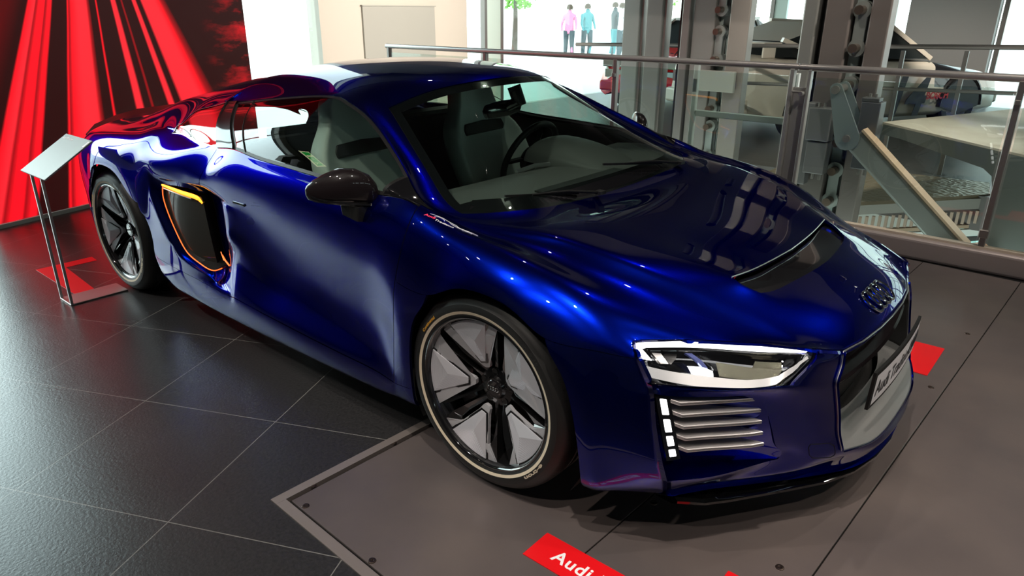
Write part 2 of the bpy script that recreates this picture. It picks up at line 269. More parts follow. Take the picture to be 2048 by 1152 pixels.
FRONT=[[(0.913,0.000,0.562),(0.906,0.000,0.530),(0.903,0.000,0.497),(0.905,0.000,0.463),(0.910,0.000,0.425),(0.921,0.000,0.384),(0.936,0.000,0.339),(0.958,0.000,0.290),(0.985,0.000,0.240),(0.998,0.000,0.208),(0.975,0.000,0.150)],
[(0.909,0.130,0.561),(0.901,0.205,0.530),(0.899,0.258,0.499),(0.900,0.290,0.466),(0.906,0.301,0.429),(0.916,0.291,0.387),(0.931,0.261,0.342),(0.952,0.207,0.293),(0.982,0.130,0.240),(0.992,0.130,0.208),(0.968,0.130,0.150)],
[(0.895,0.260,0.558),(0.890,0.289,0.531),(0.890,0.318,0.503),(0.892,0.339,0.472),(0.897,0.346,0.438),(0.906,0.340,0.395),(0.918,0.323,0.349),(0.936,0.294,0.298),(0.966,0.255,0.241),(0.968,0.250,0.212),(0.940,0.250,0.152)],
[(0.872,0.358,0.555),(0.876,0.372,0.532),(0.879,0.385,0.510),(0.881,0.402,0.482),(0.884,0.405,0.455),(0.893,0.401,0.405),(0.901,0.396,0.360),(0.909,0.391,0.310),(0.924,0.386,0.262),(0.917,0.362,0.218),(0.885,0.355,0.156)],
[(0.838,0.474,0.592),(0.835,0.500,0.578),(0.828,0.545,0.560),(0.816,0.620,0.536),(0.830,0.590,0.508),(0.850,0.520,0.430),(0.862,0.503,0.370),(0.868,0.492,0.310),(0.872,0.482,0.262),(0.848,0.497,0.219),(0.800,0.480,0.162)],
[(0.716,0.584,0.612),(0.735,0.615,0.588),(0.748,0.645,0.565),(0.752,0.695,0.535),(0.762,0.672,0.512),(0.787,0.640,0.430),(0.798,0.615,0.370),(0.804,0.588,0.320),(0.808,0.562,0.276),(0.750,0.625,0.217),(0.715,0.595,0.168)],
[(0.582,0.703,0.624),(0.600,0.728,0.600),(0.615,0.745,0.575),(0.655,0.775,0.534),(0.678,0.757,0.512),(0.706,0.744,0.430),(0.716,0.742,0.370),(0.720,0.737,0.320),(0.705,0.735,0.262),(0.675,0.720,0.214),(0.650,0.690,0.174)],
[(0.469,0.822,0.625),(0.482,0.838,0.612),(0.497,0.850,0.597),(0.540,0.846,0.532),(0.551,0.850,0.512),(0.568,0.857,0.430),(0.585,0.860,0.370),(0.600,0.860,0.320),(0.612,0.847,0.262),(0.600,0.820,0.213),(0.585,0.795,0.178)]]
# ------------------------------------------------------------------ car body from the curve net
def car_cage():
    NB, NA, NC = len(LID), len(LID[0]), len(SIDE[0])
    verts = []; key = {}
    def V(p, mirror):
        x, w, z = p
        q = (round(x,4), round(-w if not mirror else w,4)+0.0, round(z,4))
        if w < 1e-4: q = (q[0], 0.0, q[2])
        if q not in key:
            key[q] = len(verts); verts.append(q)
        return key[q]
    faces = []; labs = []; crease = {}
    def cell(G, i, j, lab, mir, flip):
        f = [V(G[i][j],mir), V(G[i][j+1],mir), V(G[i+1][j+1],mir), V(G[i+1][j],mir)]
        g = []
        for t in f:
            if t not in g: g.append(t)
        if len(g) < 3: return
        if not flip: g = g[::-1]
        faces.append(g); labs.append(lab)
    def cr(p, q, val, mir): crease[tuple(sorted((V(p,mir),V(q,mir))))] = val
    for mir in (False, True):
        s = 'L' if mir else 'R'
        for b in range(NB-1):
            for a in range(NA-1):
                if b <= 6:
                    lab = 'hood' if a <= 3 else 'fender_'+s
                    if b == 2 and a <= 2: lab = 'vent'
                elif b <= 9 and a <= 3: lab = 'windshield'
                elif a <= 3: lab = 'roof' if b <= 15 else 'rear_deck'
                elif a == 4: lab = 'roof_rail_'+s if b <= 13 else 'quarter_'+s
                elif b == 7: lab = 'sail_'+s
                elif b <= 12: lab = 'side_window_'+s
                elif b == 13: lab = 'blade_'+s
                elif b <= 15: lab = 'quarter_window_'+s
                elif b == 16: lab = 'quarter_window_'+s
                else: lab = 'quarter_'+s
                if b >= 17: lab = 'quarter_'+s if a >= 4 else 'rear_deck'
                cell(LID, b, a, lab, mir, mir)
            for c in range(NC-1):
                if c >= 8 and 6 <= b <= 18: lab = 'skirt_'+s
                elif b <= 1: lab = 'fender_'+s if c <= 1 else 'bumper'
                elif b <= 5: lab = 'fender_'+s if c <= 1 else 'hole'
                elif b == 6: lab = 'fender_'+s if c <= 1 else 'lower_fender_'+s
                elif b <= 13: lab = 'door_'+s
                elif b <= 18:
                    lab = 'quarter_'+s
                    if b <= 16 and 3 <= c <= 5: lab = 'duct_hole'
                elif b <= 23: lab = 'quarter_'+s if c <= 1 else 'hole'
                else: lab = 'quarter_'+s if c<=1 else 'rear_bumper_'+s
                cell(SIDE, b, c, lab, mir, mir)
        for a in range(NA-1):
            for c in range(NC-1):
                lab = 'bumper'
                if a <= 2 and c <= 7: lab = 'grille_hole'
                if a >= 4 and c <= 2: lab = 'headlight_hole_'+s
                if a >= 5 and 4 <= c <= 7: lab = 'intake_hole_'+s
                cell(FRONT, a, c, lab, mir, not mir)
        # creases
        for b in range(6): cr(LID[b][4], LID[b+1][4], 0.45, mir)
        for a in range(NA-1): cr(LID[0][a], LID[0][a+1], 0.8, mir)
        for b in range(7,14): cr(SIDE[b][7], SIDE[b+1][7], 0.55, mir)
        for b in range(6,19): cr(SIDE[b][8], SIDE[b+1][8], 0.35, mir)
        for c in range(3,6): cr(SIDE[13][c], SIDE[13][c+1], 0.5, mir)
        for a in range(NA-1): cr(FRONT[a][9], FRONT[a+1][9], 0.5, mir)
        for b in range(14,18): cr(SIDE[b][2], SIDE[b+1][2], 0.5, mir); cr(SIDE[b][7], SIDE[b+1][7], .5, mir)
        for c in range(2,7): cr(SIDE[18][c], SIDE[18][c+1], 0.5, mir)
        for b in range(7,17): cr(LID[b][7], LID[b+1][7], 0.5, mir); cr(LID[b][5], LID[b+1][5], 0.5, mir)
        for c in range(4,8): cr(FRONT[5][c], FRONT[5][c+1], .3, mir)
        for b in (2,3):
            for a in range(3): cr(LID[b][a], LID[b][a+1], 0.7, mir)
        cr(LID[2][3], LID[3][3], .7, mir)
        for b in range(23,27): cr(LID[b][7], LID[b+1][7], 0.3, mir)
    return verts, faces, labs, crease

def subdivided(verts, faces, labs_i, crease, level):
    me = D.meshes.new('tmp'); me.from_pydata(verts, [], faces)
    me.polygons.foreach_set('material_index', labs_i)
    for _ in range(1+max(labs_i)): me.materials.append(None)
    at = me.attributes.new('crease_edge', 'FLOAT', 'EDGE')
    for e in me.edges:
        k = tuple(sorted(e.vertices))
        if k in crease: at.data[e.index].value = crease[k]
    o = D.objects.new('tmp', me); COL.objects.link(o)
    md = o.modifiers.new('s','SUBSURF'); md.levels = level; md.render_levels = level
    md.boundary_smooth = 'PRESERVE_CORNERS'
    dg = bpy.context.evaluated_depsgraph_get(); ev = o.evaluated_get(dg)
    out = D.meshes.new_from_object(ev)
    COL.objects.unlink(o); D.objects.remove(o); D.meshes.remove(me)
    return out

def split_body(level=3, iters=4):
    verts, faces, labs, crease = car_cage()
    names = sorted(set(labs)); li = [names.index(l) for l in labs]
    target = [Vector(v) for v in verts]; cage = [Vector(v) for v in verts]; n = len(verts)
    for it in range(iters):
        o = subdivided(cage, faces, li, crease, 2)
        for i in range(n):
            d = target[i] - o.vertices[i].co
            cage[i] = cage[i] + d*0.85
            if abs(target[i].y) < 1e-6: cage[i].y = 0
        D.meshes.remove(o)
    me = subdivided(cage, faces, li, crease, level)
    return me, names

def panels(me, names):
    """split the smooth surface by label; remember which labels meet at every vertex"""
    vn = [v.normal.copy() for v in me.vertices]
    ne = {}; vl = [set() for _ in vn]
    for p in me.polygons:
        lab = names[p.material_index]
        ne.setdefault(lab, []).append(tuple(p.vertices))
        for i in p.vertices: vl[i].add(lab)
    return ne, [v.co.copy() for v in me.vertices], vn, vl

def joined(labels):
    """labels that meet without a visible seam"""
    k = set(l.rstrip('RL').rstrip('_') for l in labels)
    if len(k) < 2: return len(labels) > 1
    if k <= {'bumper','intake_hole'}: return True
    return k <= {'hood','fender'} or k <= {'roof','roof_rail'} or k <= {'rear_deck','quarter'}

def panel_object(name, labs, body, mats, parent, gap=0.0010, rim=0.010, offset=0.0):
    """one panel: its edges pulled in by gap and turned inward by rim (second material)"""
    PF, co, vn, vl = body
    faces = [f for l in labs for f in PF[l]]
    idx = {}; vs = []; ns = []; rev = []
    for f in faces:
        for i in f:
            if i not in idx: idx[i] = len(vs); vs.append(co[i].copy()); ns.append(vn[i].copy()); rev.append(i)
    fs = [tuple(idx[i] for i in f) for f in faces]
    cnt = {}
    for f in fs:
        for a in range(len(f)):
            e = (f[a], f[(a+1)%len(f)]); cnt.setdefault(tuple(sorted(e)), []).append(e)
    bnd = [v[0] for v in cnt.values() if len(v) == 1]
    bv = set(i for e in bnd for i in e)
    nb = {}
    for a, b in cnt: nb.setdefault(a, []).append(b); nb.setdefault(b, []).append(a)
    newv = [v.copy() for v in vs]
    for i in bv:
        if joined(vl[rev[i]]): continue
        inner = [j for j in nb[i] if j not in bv]
        if inner:
            d = sum(((vs[j]-vs[i]) for j in inner), Vector())
            d = d - ns[i]*d.dot(ns[i])
            if d.length > 1e-9:
                lim = min((vs[j]-vs[i]).length for j in inner)*0.4
                newv[i] = vs[i] + d.normalized()*min(gap, lim)
    if offset: newv = [newv[i]+ns[i]*offset for i in range(len(newv))]
    vs2 = list(newv); n2 = list(ns); mi = [0]*len(fs); ntop = len(fs)
    if rim:
        m = {}; m0 = {}
        for i in bv:
            m[i] = len(vs2); vs2.append(newv[i]-ns[i]*rim); n2.append(ns[i])
            m0[i] = len(vs2); vs2.append(newv[i].copy()); n2.append(ns[i])
        for a, b in bnd:
            if joined(vl[rev[a]] & vl[rev[b]]): continue
            fs.append((m0[b], m0[a], m[a], m[b])); mi.append(1)
    me = D.meshes.new(name); me.from_pydata([tuple(v) for v in vs2], [], fs)
    for m_ in mats: me.materials.append(m_)
    me.polygons.foreach_set('material_index', mi)
    me.polygons.foreach_set('use_smooth', [k < ntop for k in range(len(fs))])
    me.update()
    cn = []
    for k, p in enumerate(me.polygons):
        for v in p.vertices: cn.append(tuple(n2[v]) if k < ntop else tuple(p.normal))
    me.normals_split_custom_set(cn)
    return link_obj(name, me, parent)
# ------------------------------------------------------------------ shared materials
M = {}
M['steel'] = new_mat('brushed_steel', (0.56,0.53,0.51), 0.30, 0.72)
M['steel_dark'] = new_mat('dark_steel', (0.26,0.24,0.225), 0.35, 0.7)
M['grey_paint'] = new_mat('grey_painted_steel', (0.20,0.195,0.18), 0.42, 0.35)
M['grey_light'] = new_mat('light_grey_paint', (0.50,0.55,0.51), 0.4, 0.1)
M['black'] = new_mat('black_plastic', (0.012,0.012,0.012), 0.35)
M['gloss_black'] = new_mat('gloss_black', (0.006,0.006,0.007), 0.08, coat=1.0)
M['rubber'] = new_mat('rubber', (0.008,0.008,0.008), 0.6)
M['white'] = new_mat('white_paint', (0.8,0.8,0.78), 0.5)
M['white_print'] = new_mat('white_print', (0.85,0.83,0.84), 0.5)
M['beige_wall'] = new_mat('beige_wall', (0.62,0.56,0.48), 0.7)
M['grey_wall'] = new_mat('grey_wall', (0.60,0.57,0.54), 0.7)
M['panel_grey'] = new_mat('panel_grey', (0.40,0.39,0.345), 0.6)
M['mullion'] = new_mat('pale_green_mullion', (0.72,0.88,0.80), 0.4)
M['red_vinyl'] = new_mat('red_vinyl', (0.75,0.006,0.010), 0.35)
M['chrome'] = new_mat('chrome', (0.85,0.85,0.86), 0.06, 1.0)
M['satin'] = new_mat('satin_aluminium', (0.62,0.60,0.60), 0.3, 1.0)

def glass_mat(name, tint=(0.95,1.0,0.98), refl=1.0, ior=1.45):
    m = D.materials.new(name); m.use_nodes = True
    nt = m.node_tree; nt.nodes.clear()
    out = nt.nodes.new('ShaderNodeOutputMaterial'); mix = nt.nodes.new('ShaderNodeMixShader')
    tr = nt.nodes.new('ShaderNodeBsdfTransparent'); gl = nt.nodes.new('ShaderNodeBsdfGlossy'); fr = nt.nodes.new('ShaderNodeFresnel')
    geo = nt.nodes.new('ShaderNodeNewGeometry'); mr = nt.nodes.new('ShaderNodeMapRange')
    mr.inputs[3].default_value = ior; mr.inputs[4].default_value = 1.0/ior      # the same reflection from either side of the pane
    nt.links.new(geo.outputs['Backfacing'], mr.inputs[0]); nt.links.new(mr.outputs[0], fr.inputs['IOR'])
    gl.inputs['Roughness'].default_value = 0.0
    tr.inputs['Color'].default_value = (*tint, 1); gl.inputs['Color'].default_value = (refl, refl, refl, 1)
    nt.links.new(fr.outputs[0], mix.inputs[0]); nt.links.new(tr.outputs[0], mix.inputs[1]); nt.links.new(gl.outputs[0], mix.inputs[2])
    nt.links.new(mix.outputs[0], out.inputs[0])
    return m
M['pane'] = glass_mat('window_glass', (0.96,1.0,0.99), 1.0, 1.3)
M['rail_glass'] = glass_mat('balustrade_glass', (0.86,0.92,0.90), 1.0, 1.5)
M['car_glass'] = glass_mat('car_window_glass', (0.70,0.80,0.75), 1.0, 1.6)
M['screen_glass'] = glass_mat('windscreen_glass', (0.72,0.85,0.79), 1.0, 1.5)
M['lens'] = glass_mat('lamp_lens', (0.95,0.96,0.97), 1.0, 1.5)

# floor tiles: dark slate squares of 0.58 m with pale joints
def tile_material():
    m = new_mat('dark_slate_tiles', (0.02,0.02,0.02), 0.3, spec=0.75)
    nt, N, Lk, b = nodes_of(m)
    tc = N.new('ShaderNodeTexCoord'); mp = N.new('ShaderNodeMapping'); mp.vector_type = 'TEXTURE'
    mp.inputs['Location'].default_value = (-0.596, -1.683, 0); mp.inputs['Rotation'].default_value = (0, 0, R(25.4))
    mp.inputs['Scale'].default_value = (0.582, 0.582, 0.582)
    Lk.new(tc.outputs['Object'], mp.inputs['Vector'])
    sp = N.new('ShaderNodeSeparateXYZ'); Lk.new(mp.outputs[0], sp.inputs[0])
    masks = []
    for ax in 'XY':
        fr = N.new('ShaderNodeMath'); fr.operation = 'FRACT'; Lk.new(sp.outputs[ax], fr.inputs[0])
        s = N.new('ShaderNodeMath'); s.operation = 'SUBTRACT'; Lk.new(fr.outputs[0], s.inputs[0]); s.inputs[1].default_value = 0.5
        a = N.new('ShaderNodeMath'); a.operation = 'ABSOLUTE'; Lk.new(s.outputs[0], a.inputs[0])
        g = N.new('ShaderNodeMath'); g.operation = 'GREATER_THAN'; Lk.new(a.outputs[0], g.inputs[0]); g.inputs[1].default_value = 0.4972
        masks.append(g)
    mx = N.new('ShaderNodeMath'); mx.operation = 'MAXIMUM'; Lk.new(masks[0].outputs[0], mx.inputs[0]); Lk.new(masks[1].outputs[0], mx.inputs[1])
    n1 = N.new('ShaderNodeTexNoise'); n1.inputs['Scale'].default_value = 95; n1.inputs['Detail'].default_value = 5; n1.inputs['Roughness'].default_value = 0.6
    Lk.new(tc.outputs['Object'], n1.inputs['Vector'])
    n2 = N.new('ShaderNodeTexNoise'); n2.inputs['Scale'].default_value = 2.2; n2.inputs['Detail'].default_value = 3; Lk.new(tc.outputs['Object'], n2.inputs['Vector'])
    cr = N.new('ShaderNodeValToRGB'); Lk.new(n1.outputs[0], cr.inputs[0])
    cr.color_ramp.elements[0].position = 0.3; cr.color_ramp.elements[0].color = (0.011,0.011,0.012,1)
    cr.color_ramp.elements[1].position = 0.75; cr.color_ramp.elements[1].color = (0.036,0.034,0.035,1)
    mix = N.new('ShaderNodeMixRGB'); Lk.new(mx.outputs[0], mix.inputs[0]); Lk.new(cr.outputs[0], mix.inputs[1]); mix.inputs[2].default_value = (0.17,0.165,0.155,1)
    Lk.new(mix.outputs[0], b.inputs['Base Color'])
    ro = N.new('ShaderNodeMapRange'); Lk.new(n2.outputs[0], ro.inputs[0]); ro.inputs[3].default_value = 0.24; ro.inputs[4].default_value = 0.34
    Lk.new(ro.outputs[0], b.inputs['Roughness'])
    bp = N.new('ShaderNodeBump'); bp.inputs['Strength'].default_value = 0.22; bp.inputs['Distance'].default_value = 0.004
    Lk.new(n1.outputs[0], bp.inputs['Height']); Lk.new(bp.outputs[0], b.inputs['Normal'])
    return m
M['tiles'] = tile_material()

def plate_material():
    m = new_mat('bronze_steel_plate', (0.12,0.10,0.095), 0.36, 0.55)
    nt, N, Lk, b = nodes_of(m)
    tc = N.new('ShaderNodeTexCoord')
    n1 = N.new('ShaderNodeTexNoise'); n1.inputs['Scale'].default_value = 1.6; n1.inputs['Detail'].default_value = 6; n1.inputs['Roughness'].default_value = 0.55
    Lk.new(tc.outputs['Object'], n1.inputs['Vector'])
    cr = N.new('ShaderNodeValToRGB'); Lk.new(n1.outputs[0], cr.inputs[0])
    cr.color_ramp.elements[0].position = 0.32; cr.color_ramp.elements[0].color = (0.155,0.130,0.130,1)
    cr.color_ramp.elements[1].position = 0.72; cr.color_ramp.elements[1].color = (0.225,0.182,0.168,1)
    Lk.new(cr.outputs[0], b.inputs['Base Color'])
    n2 = N.new('ShaderNodeTexNoise'); n2.inputs['Scale'].default_value = 3.0; n2.inputs['Detail'].default_value = 8; Lk.new(tc.outputs['Object'], n2.inputs['Vector'])
    ro = N.new('ShaderNodeMapRange'); Lk.new(n2.outputs[0], ro.inputs[0]); ro.inputs[3].default_value = 0.28; ro.inputs[4].default_value = 0.46
    Lk.new(ro.outputs[0], b.inputs['Roughness'])
    return m
M['plate'] = plate_material()

def struct(name, mb, mat, parent=None, **k):
    o = mb.build(name, mat, parent, **k)
    if parent is None: o['kind'] = 'structure'
    return o

# ------------------------------------------------------------------ floor
ang = R(-2.3)                    # the sunk steel deck is turned a little against the car
def deck(u, v): return (-0.452 + u*math.cos(ang) - v*math.sin(ang), -1.425 + u*math.sin(ang) + v*math.cos(ang))
def quad_prism(mb, pts, z0, z1):
    n = len(mb.v); k = len(pts)
    mb.prism(pts, z0, z1)
m = MB()
# tiles: everything left of the deck, and in front of it
EDGE = 2.56
m.add([(-6.5,-8,0),(9,-8,0),(9,-1.76,0),(*deck(0,0),0),(*deck(0,4.05),0),(-6.5,EDGE,0)], [(0,1,2,3),(0,3,4,5)])
fl = struct('floor', m, M['tiles'])
m = MB(); m.box((1.25,-2.72,-0.22),(15.5,10.56,0.3)); struct('floor_slab', m, M['grey_wall'])
# frame strip round the deck
m = MB()
for a, b_, w_, in (((0.018,0.001),(0.018,4.0),0.034), ((0.0355,0.018),(9.0,0.018),0.034)):
    p, q = deck(*a), deck(*b_)
    m.beam((p[0],p[1],-0.004),(q[0],q[1],-0.004), w_, 0.016)
struct('trim_1', m, new_mat('worn_steel_edge', (0.33,0.28,0.26), 0.45, 0.7))
m = MB(); m.add([(*deck(0.03,0.03),-0.012),(*deck(9,0.03),-0.012),(*deck(9,4.1),-0.012),(*deck(0.03,4.1),-0.012)], [(0,1,2,3)])
struct('trim_2', m, M['black'])
# plates (seam lines between them)
us = [0.046, 0.872, 1.385, 2.25, 3.1, 3.95, 5.2, 6.5]
vs_ = [[0.046, 3.965]]
k = 0
for i in range(len(us)-1):
    u0, u1 = us[i]+0.0022, us[i+1]-0.0022
    m = MB()
    m.prism([deck(u0,0.046), deck(u1,0.046), deck(u1,3.96), deck(u0,3.96)], -0.010, -0.0015)
    o = struct('floor_plate', m, M['plate'], bevel=0.0012, seg=1)
    o['kind'] = 'structure'
m_screw = new_mat('screw_steel', (0.16,0.12,0.10), 0.35, 1.0)
scr = [(0.046+0.033,0.13),(0.046+0.075,0.085),(0.046+0.033,0.47),(0.046+0.4,0.085)]
def screw_mesh(x, y):
    m = MB(); m.lathe([(0.0001,0.0002),(0.0035,0.0002),(0.0042,0.0014),(0.0085,0.0022),(0.0115,0.0012),(0.0125,-0.001)], 20, Matrix.Translation((x,y,-0.001)))
    return m
SCREWS = [(-0.417,-1.292),(-0.346,-1.367),(-0.001,-1.384),(-0.406,-0.956),(0.476,-0.641),(0.885,-0.658),(0.921,0.041),(0.975,0.763),(0.99,1.466)]
m = screw_mesh(0,0); sc0 = m.build('floor_screw', m_screw, smooth=True); sc0.location = (*SCREWS[0],0)
SL = ['countersunk screw nearest the left corner of the steel floor deck, further from the viewer','countersunk screw at the left corner of the steel deck beside the bottom frame strip','countersunk screw beside the front frame strip of the steel deck, low in the picture','faint countersunk screw by the left frame strip beside the front tyre shadow','countersunk screw in the shadow just in front of the bumper','countersunk screw at the bottom edge next to the diagonal deck seam','countersunk screw in the shadow beneath the splitter','rusty countersunk screw right of the bumper below the red floor strip','rusty countersunk screw right of the red floor strip near the deck seam']
for i, s in enumerate(SCREWS):
    o = sc0 if i == 0 else sc0.copy()
    if i: COL.objects.link(o); o.location = (*s, 0)
    tag(o, SL[i], 'screw', 'screws of the steel floor deck')

# red vinyl corner brackets on the floor
def bracket(name, pts, label):
    m = MB(); m.prism(pts, -0.0012, 0.0014); return tag(m.build(name, M['red_vinyl']), label, 'floor sticker', 'red corner brackets round the car')
b1 = bracket('floor_sticker', [(0.306,-1.087),(0.90,-1.083),(0.905,-0.766),(0.782,-0.766),(0.782,-0.968),(0.306,-0.972)], 'red corner sticker on the deck lettered in white, in front of the bumper')
b2 = bracket('floor_sticker', [(-3.395,-1.151),(-2.80,-1.151),(-2.806,-1.050),(-3.305,-1.018),(-3.305,-0.845),(-3.399,-0.838)], 'red corner sticker on dark tiles behind the sign stand')
b3 = bracket('floor_sticker', [(0.36,1.09),(0.82,1.09),(0.82,0.862),(0.94,0.862),(0.942,1.203),(0.36,1.20)], 'red corner sticker on the deck beyond the number plate')
def flat(x, y, z, rz=0): return Matrix.Translation((x,y,z)) @ Matrix.Rotation(rz,4,'Z')
text_obj('lettering', 'Audi R8 e-tron', flat(0.378,-1.052,0.0020), 0.062, M['white_print'], b1, 0.0003, bold=0.0012, spacing=1.08)

# ------------------------------------------------------------------ glass balustrade along the floor edge
RY, RZ = 2.60, 1.108
rail = tag(empty('balustrade', (-1.8,RY,0)), 'stainless steel balustrade with glass panels and round handrail along the floor edge', 'railing')
def pc(mb, name, mat, parent, **k):
    o = mb.build(name, mat, parent, **k); o.matrix_parent_inverse = parent.matrix_world.inverted() if False else Matrix.Translation(-parent.location); return o
m = MB(); m.tube([(-4.54,RY,RZ),(-0.392,RY,RZ)], 0.022, 20); m.tube([(-0.378,RY,RZ),(3.6,RY,RZ)], 0.022, 20); m.tube([(-0.40,RY,RZ),(-0.37,RY,RZ)], 0.017, 16)
pc(m, 'handrail', M['steel'], rail, smooth=True)
m = MB(); m.box((-0.3,RY+0.02,0.055),(8.6,0.16,0.135)); pc(m, 'kerb', new_mat('kerb_paint', (0.36,0.30,0.285), 0.45, 0.3), rail, bevel=0.02, seg=3)
m = MB(); m.box((-0.3,RY+0.0,0.128),(8.6,0.05,0.02)); pc(m, 'glass_channel', new_mat('tan_channel', (0.60,0.50,0.40), 0.5), rail)
for x in (-4.50, -3.185, -1.805, 0.845, 2.1, 3.4):
    m = MB(); m.box((x,RY,0.60),(0.035,0.045,0.99)); m.box((x,RY-0.03,0.22),(0.05,0.03,0.05)); m.box((x,RY-0.03,0.98),(0.03,0.02,0.03))
    pc(m, 'post', M['steel_dark'], rail, bevel=0.004, seg=1)
m = MB(); m.box((-0.425,RY,0.60),(0.028,0.05,0.99)); m.box((-0.31,RY,0.60),(0.020,0.05,0.99)); m.box((-0.367,RY+0.012,0.55),(0.09,0.008,0.86))
pc(m, 'double_post', new_mat('pale_post', (0.42,0.42,0.40), 0.35, 0.4), rail, bevel=0.003, seg=1)
m = MB(); m.tube([(-0.40,RY-0.045,0.955),(-0.33,RY-0.045,0.955)], 0.008, 10); m.tube([(-0.335,RY-0.07,0.945),(-0.335,RY-0.02,0.945)], 0.014, 12)
pc(m, 'latch', M['steel'], rail, smooth=True)
for x0, x1 in ((-4.46,-3.22),(-3.15,-1.84),(-1.765,-0.45),(-0.29,0.815),(0.875,2.07),(2.13,3.37)):
    m = MB(); m.box(((x0+x1)/2,RY-0.008,0.60),(x1-x0,0.010,0.90))
    pc(m, 'glass_panel', M['rail_glass'], rail)
# gate frame just inside the rail
g = tag(empty('gate', (-0.82,2.72,0)), 'pale grey steel gate frame with one crossbar behind the balustrade glass', 'gate')
m = MB()
m.box((-1.175,2.72,0.62),(0.035,0.04,0.95)); m.box((-0.46,2.72,0.62),(0.05,0.04,0.88)); m.box((-0.81,2.72,0.735),(0.68,0.03,0.045)); m.box((-0.81,2.72,0.18),(0.68,0.03,0.045))
pc(m, 'frame', M['grey_light'], g, bevel=0.004, seg=1)
m = MB(); m.box((-0.42,2.705,0.60),(0.010,0.03,0.92)); pc(m, 'edge_strip', new_mat('pale_edge', (0.75,0.85,0.83), 0.3), g)

# ------------------------------------------------------------------ building shell
XF, YB = -6.5, 12.0
def wall_box(name, c, s, mat): 
    m = MB(); m.box(c, s); return struct(name, m, mat)
wall_box('ceiling', (1.2,1.6,CEIL+0.1), (16.6,21.0,0.2), new_mat('dark_ceiling', (0.045,0.042,0.045), 0.8))
wall_box('wall_back', (1.2,-8.1,0.6), (15.6,0.2,7.6), new_mat('pale_wall', (0.22,0.21,0.215), 0.8))
wall_box('ceiling', (1.3,7.5,LOWC+0.6), (15.4,9.0,1.2), new_mat('dark_low_ceiling', (0.035,0.034,0.038), 0.8))
# left facade x = XF : pieces between openings
FW = M['beige_wall']
wall_box('wall_left', (XF-0.1,4.50,0.6), (0.25,2.60,7.6), FW)
m = MB(); m.box((XF-0.1,1.6,4.27),(0.2,19.6,0.26)); m.box((XF-0.1,1.6,-1.75),(0.2,19.6,3.2)); struct('trim_3', m, M['grey_wall'])
m = MB(); m.box((XF,8.5,-0.06),(0.12,5.2,0.09)); m.box((XF,0.0,-0.06),(0.12,6.6,0.09)); struct('trim_4', m, M['steel_dark'])
m = MB(); m.box((XF+0.04,4.48,0.52),(0.03,1.27,1.94)); m.box((XF+0.05,4.48,1.497),(0.04,1.30,0.014)); struct('trim_5', m, M['panel_grey'])
m = MB(); m.box((XF-0.02,6.39,1.5),(0.10,0.36,5.4)); struct('trim_6', m, M['mullion'])
m = MB()
for y in (-3.3,-2.0,-0.4,1.4,6.20,6.58,10.72): m.box((XF,y,1.5),(0.09,0.055,5.4))
struct('trim_7', m, M['steel_dark'])
m = MB(); m.box((XF,10.95,1.5),(0.3,0.45,5.4)); struct('trim_8', m, M['grey_light'])
def window(n, c, s):
    m = MB(); m.box(c, s); o = struct('window_%d' % n, m, M['pane']); return o
window(1, (XF-0.06,0.0,2.05), (0.012,6.6,4.2))
wall_box('wall_front', (XF-0.1,-5.7,0.6), (0.25,4.6,7.6), new_mat('grey_side_wall', (0.30,0.285,0.30), 0.8))
window(2, (XF-0.06,8.45,1.7), (0.012,5.2,3.5))
# far facade y = YB
m = MB()
for x in (-5.9,-4.3,-0.52,0.60,1.9,3.4,5.0,6.6,8.2): m.box((x,YB,1.5),(0.07,0.1,5.4))
struct('trim_9', m, M['steel_dark'])
m = MB(); m.box((-4.15,YB+0.02,1.5),(0.24,0.08,5.4)); m.box((-2.2,YB+0.02,1.5),(0.16,0.08,5.4)); struct('trim_10', m, M['mullion'])
wall_box('wall_far', (-1.22,YB-0.15,1.1), (1.28,0.3,6.6), M['grey_wall'])
m = MB(); m.box((1.2,YB,3.9),(15.6,0.2,1.0)); m.box((1.2,YB,-1.75),(15.6,0.2,3.2)); struct('trim_11', m, M['grey_wall'])
window(3, (1.2,YB+0.08,1.7), (15.2,0.012,3.5))
# right side wall with high windows
m = MB(); m.box((9.0,1.6,0.9),(0.2,20.2,4.6)); m.box((9.0,1.6,4.05),(0.2,20.2,0.5))
for y in range(-7,12,2): m.box((9.0,y,3.5),(0.2,0.5,0.8))
struct('wall_right', m, new_mat('side_wall', (0.16,0.155,0.15), 0.8))
window(4, (9.05,1.6,3.5), (0.012,20.0,0.7))
# far floor across the void and the storey below
m = MB(); m.box((1.2,8.35,-0.16),(15.2,7.2,0.3)); struct('floor_far', m, new_mat('far_floor', (0.10,0.09,0.085), 0.4))
m = MB(); m.box((1.2,5.62,-1.9),(15.2,0.12,3.2)); struct('wall_below', m, new_mat('lower_wall', (0.55,0.56,0.52), 0.7))
m = MB(); m.box((1.2,4.0,-3.45),(15.2,4.0,0.1)); struct('floor_lower', m, new_mat('lower_floor', (0.30,0.30,0.29), 0.6))
# exposed roof trusses and beams under the ceiling
m = MB()
for y in (-6,-3.4,-0.8,1.8,4.4,7.0,9.6):
    m.box((1.2,y,CEIL-0.06),(15.2,0.14,0.12))
struct('trim_12', m, new_mat('beam_paint', (0.03,0.03,0.032), 0.6))
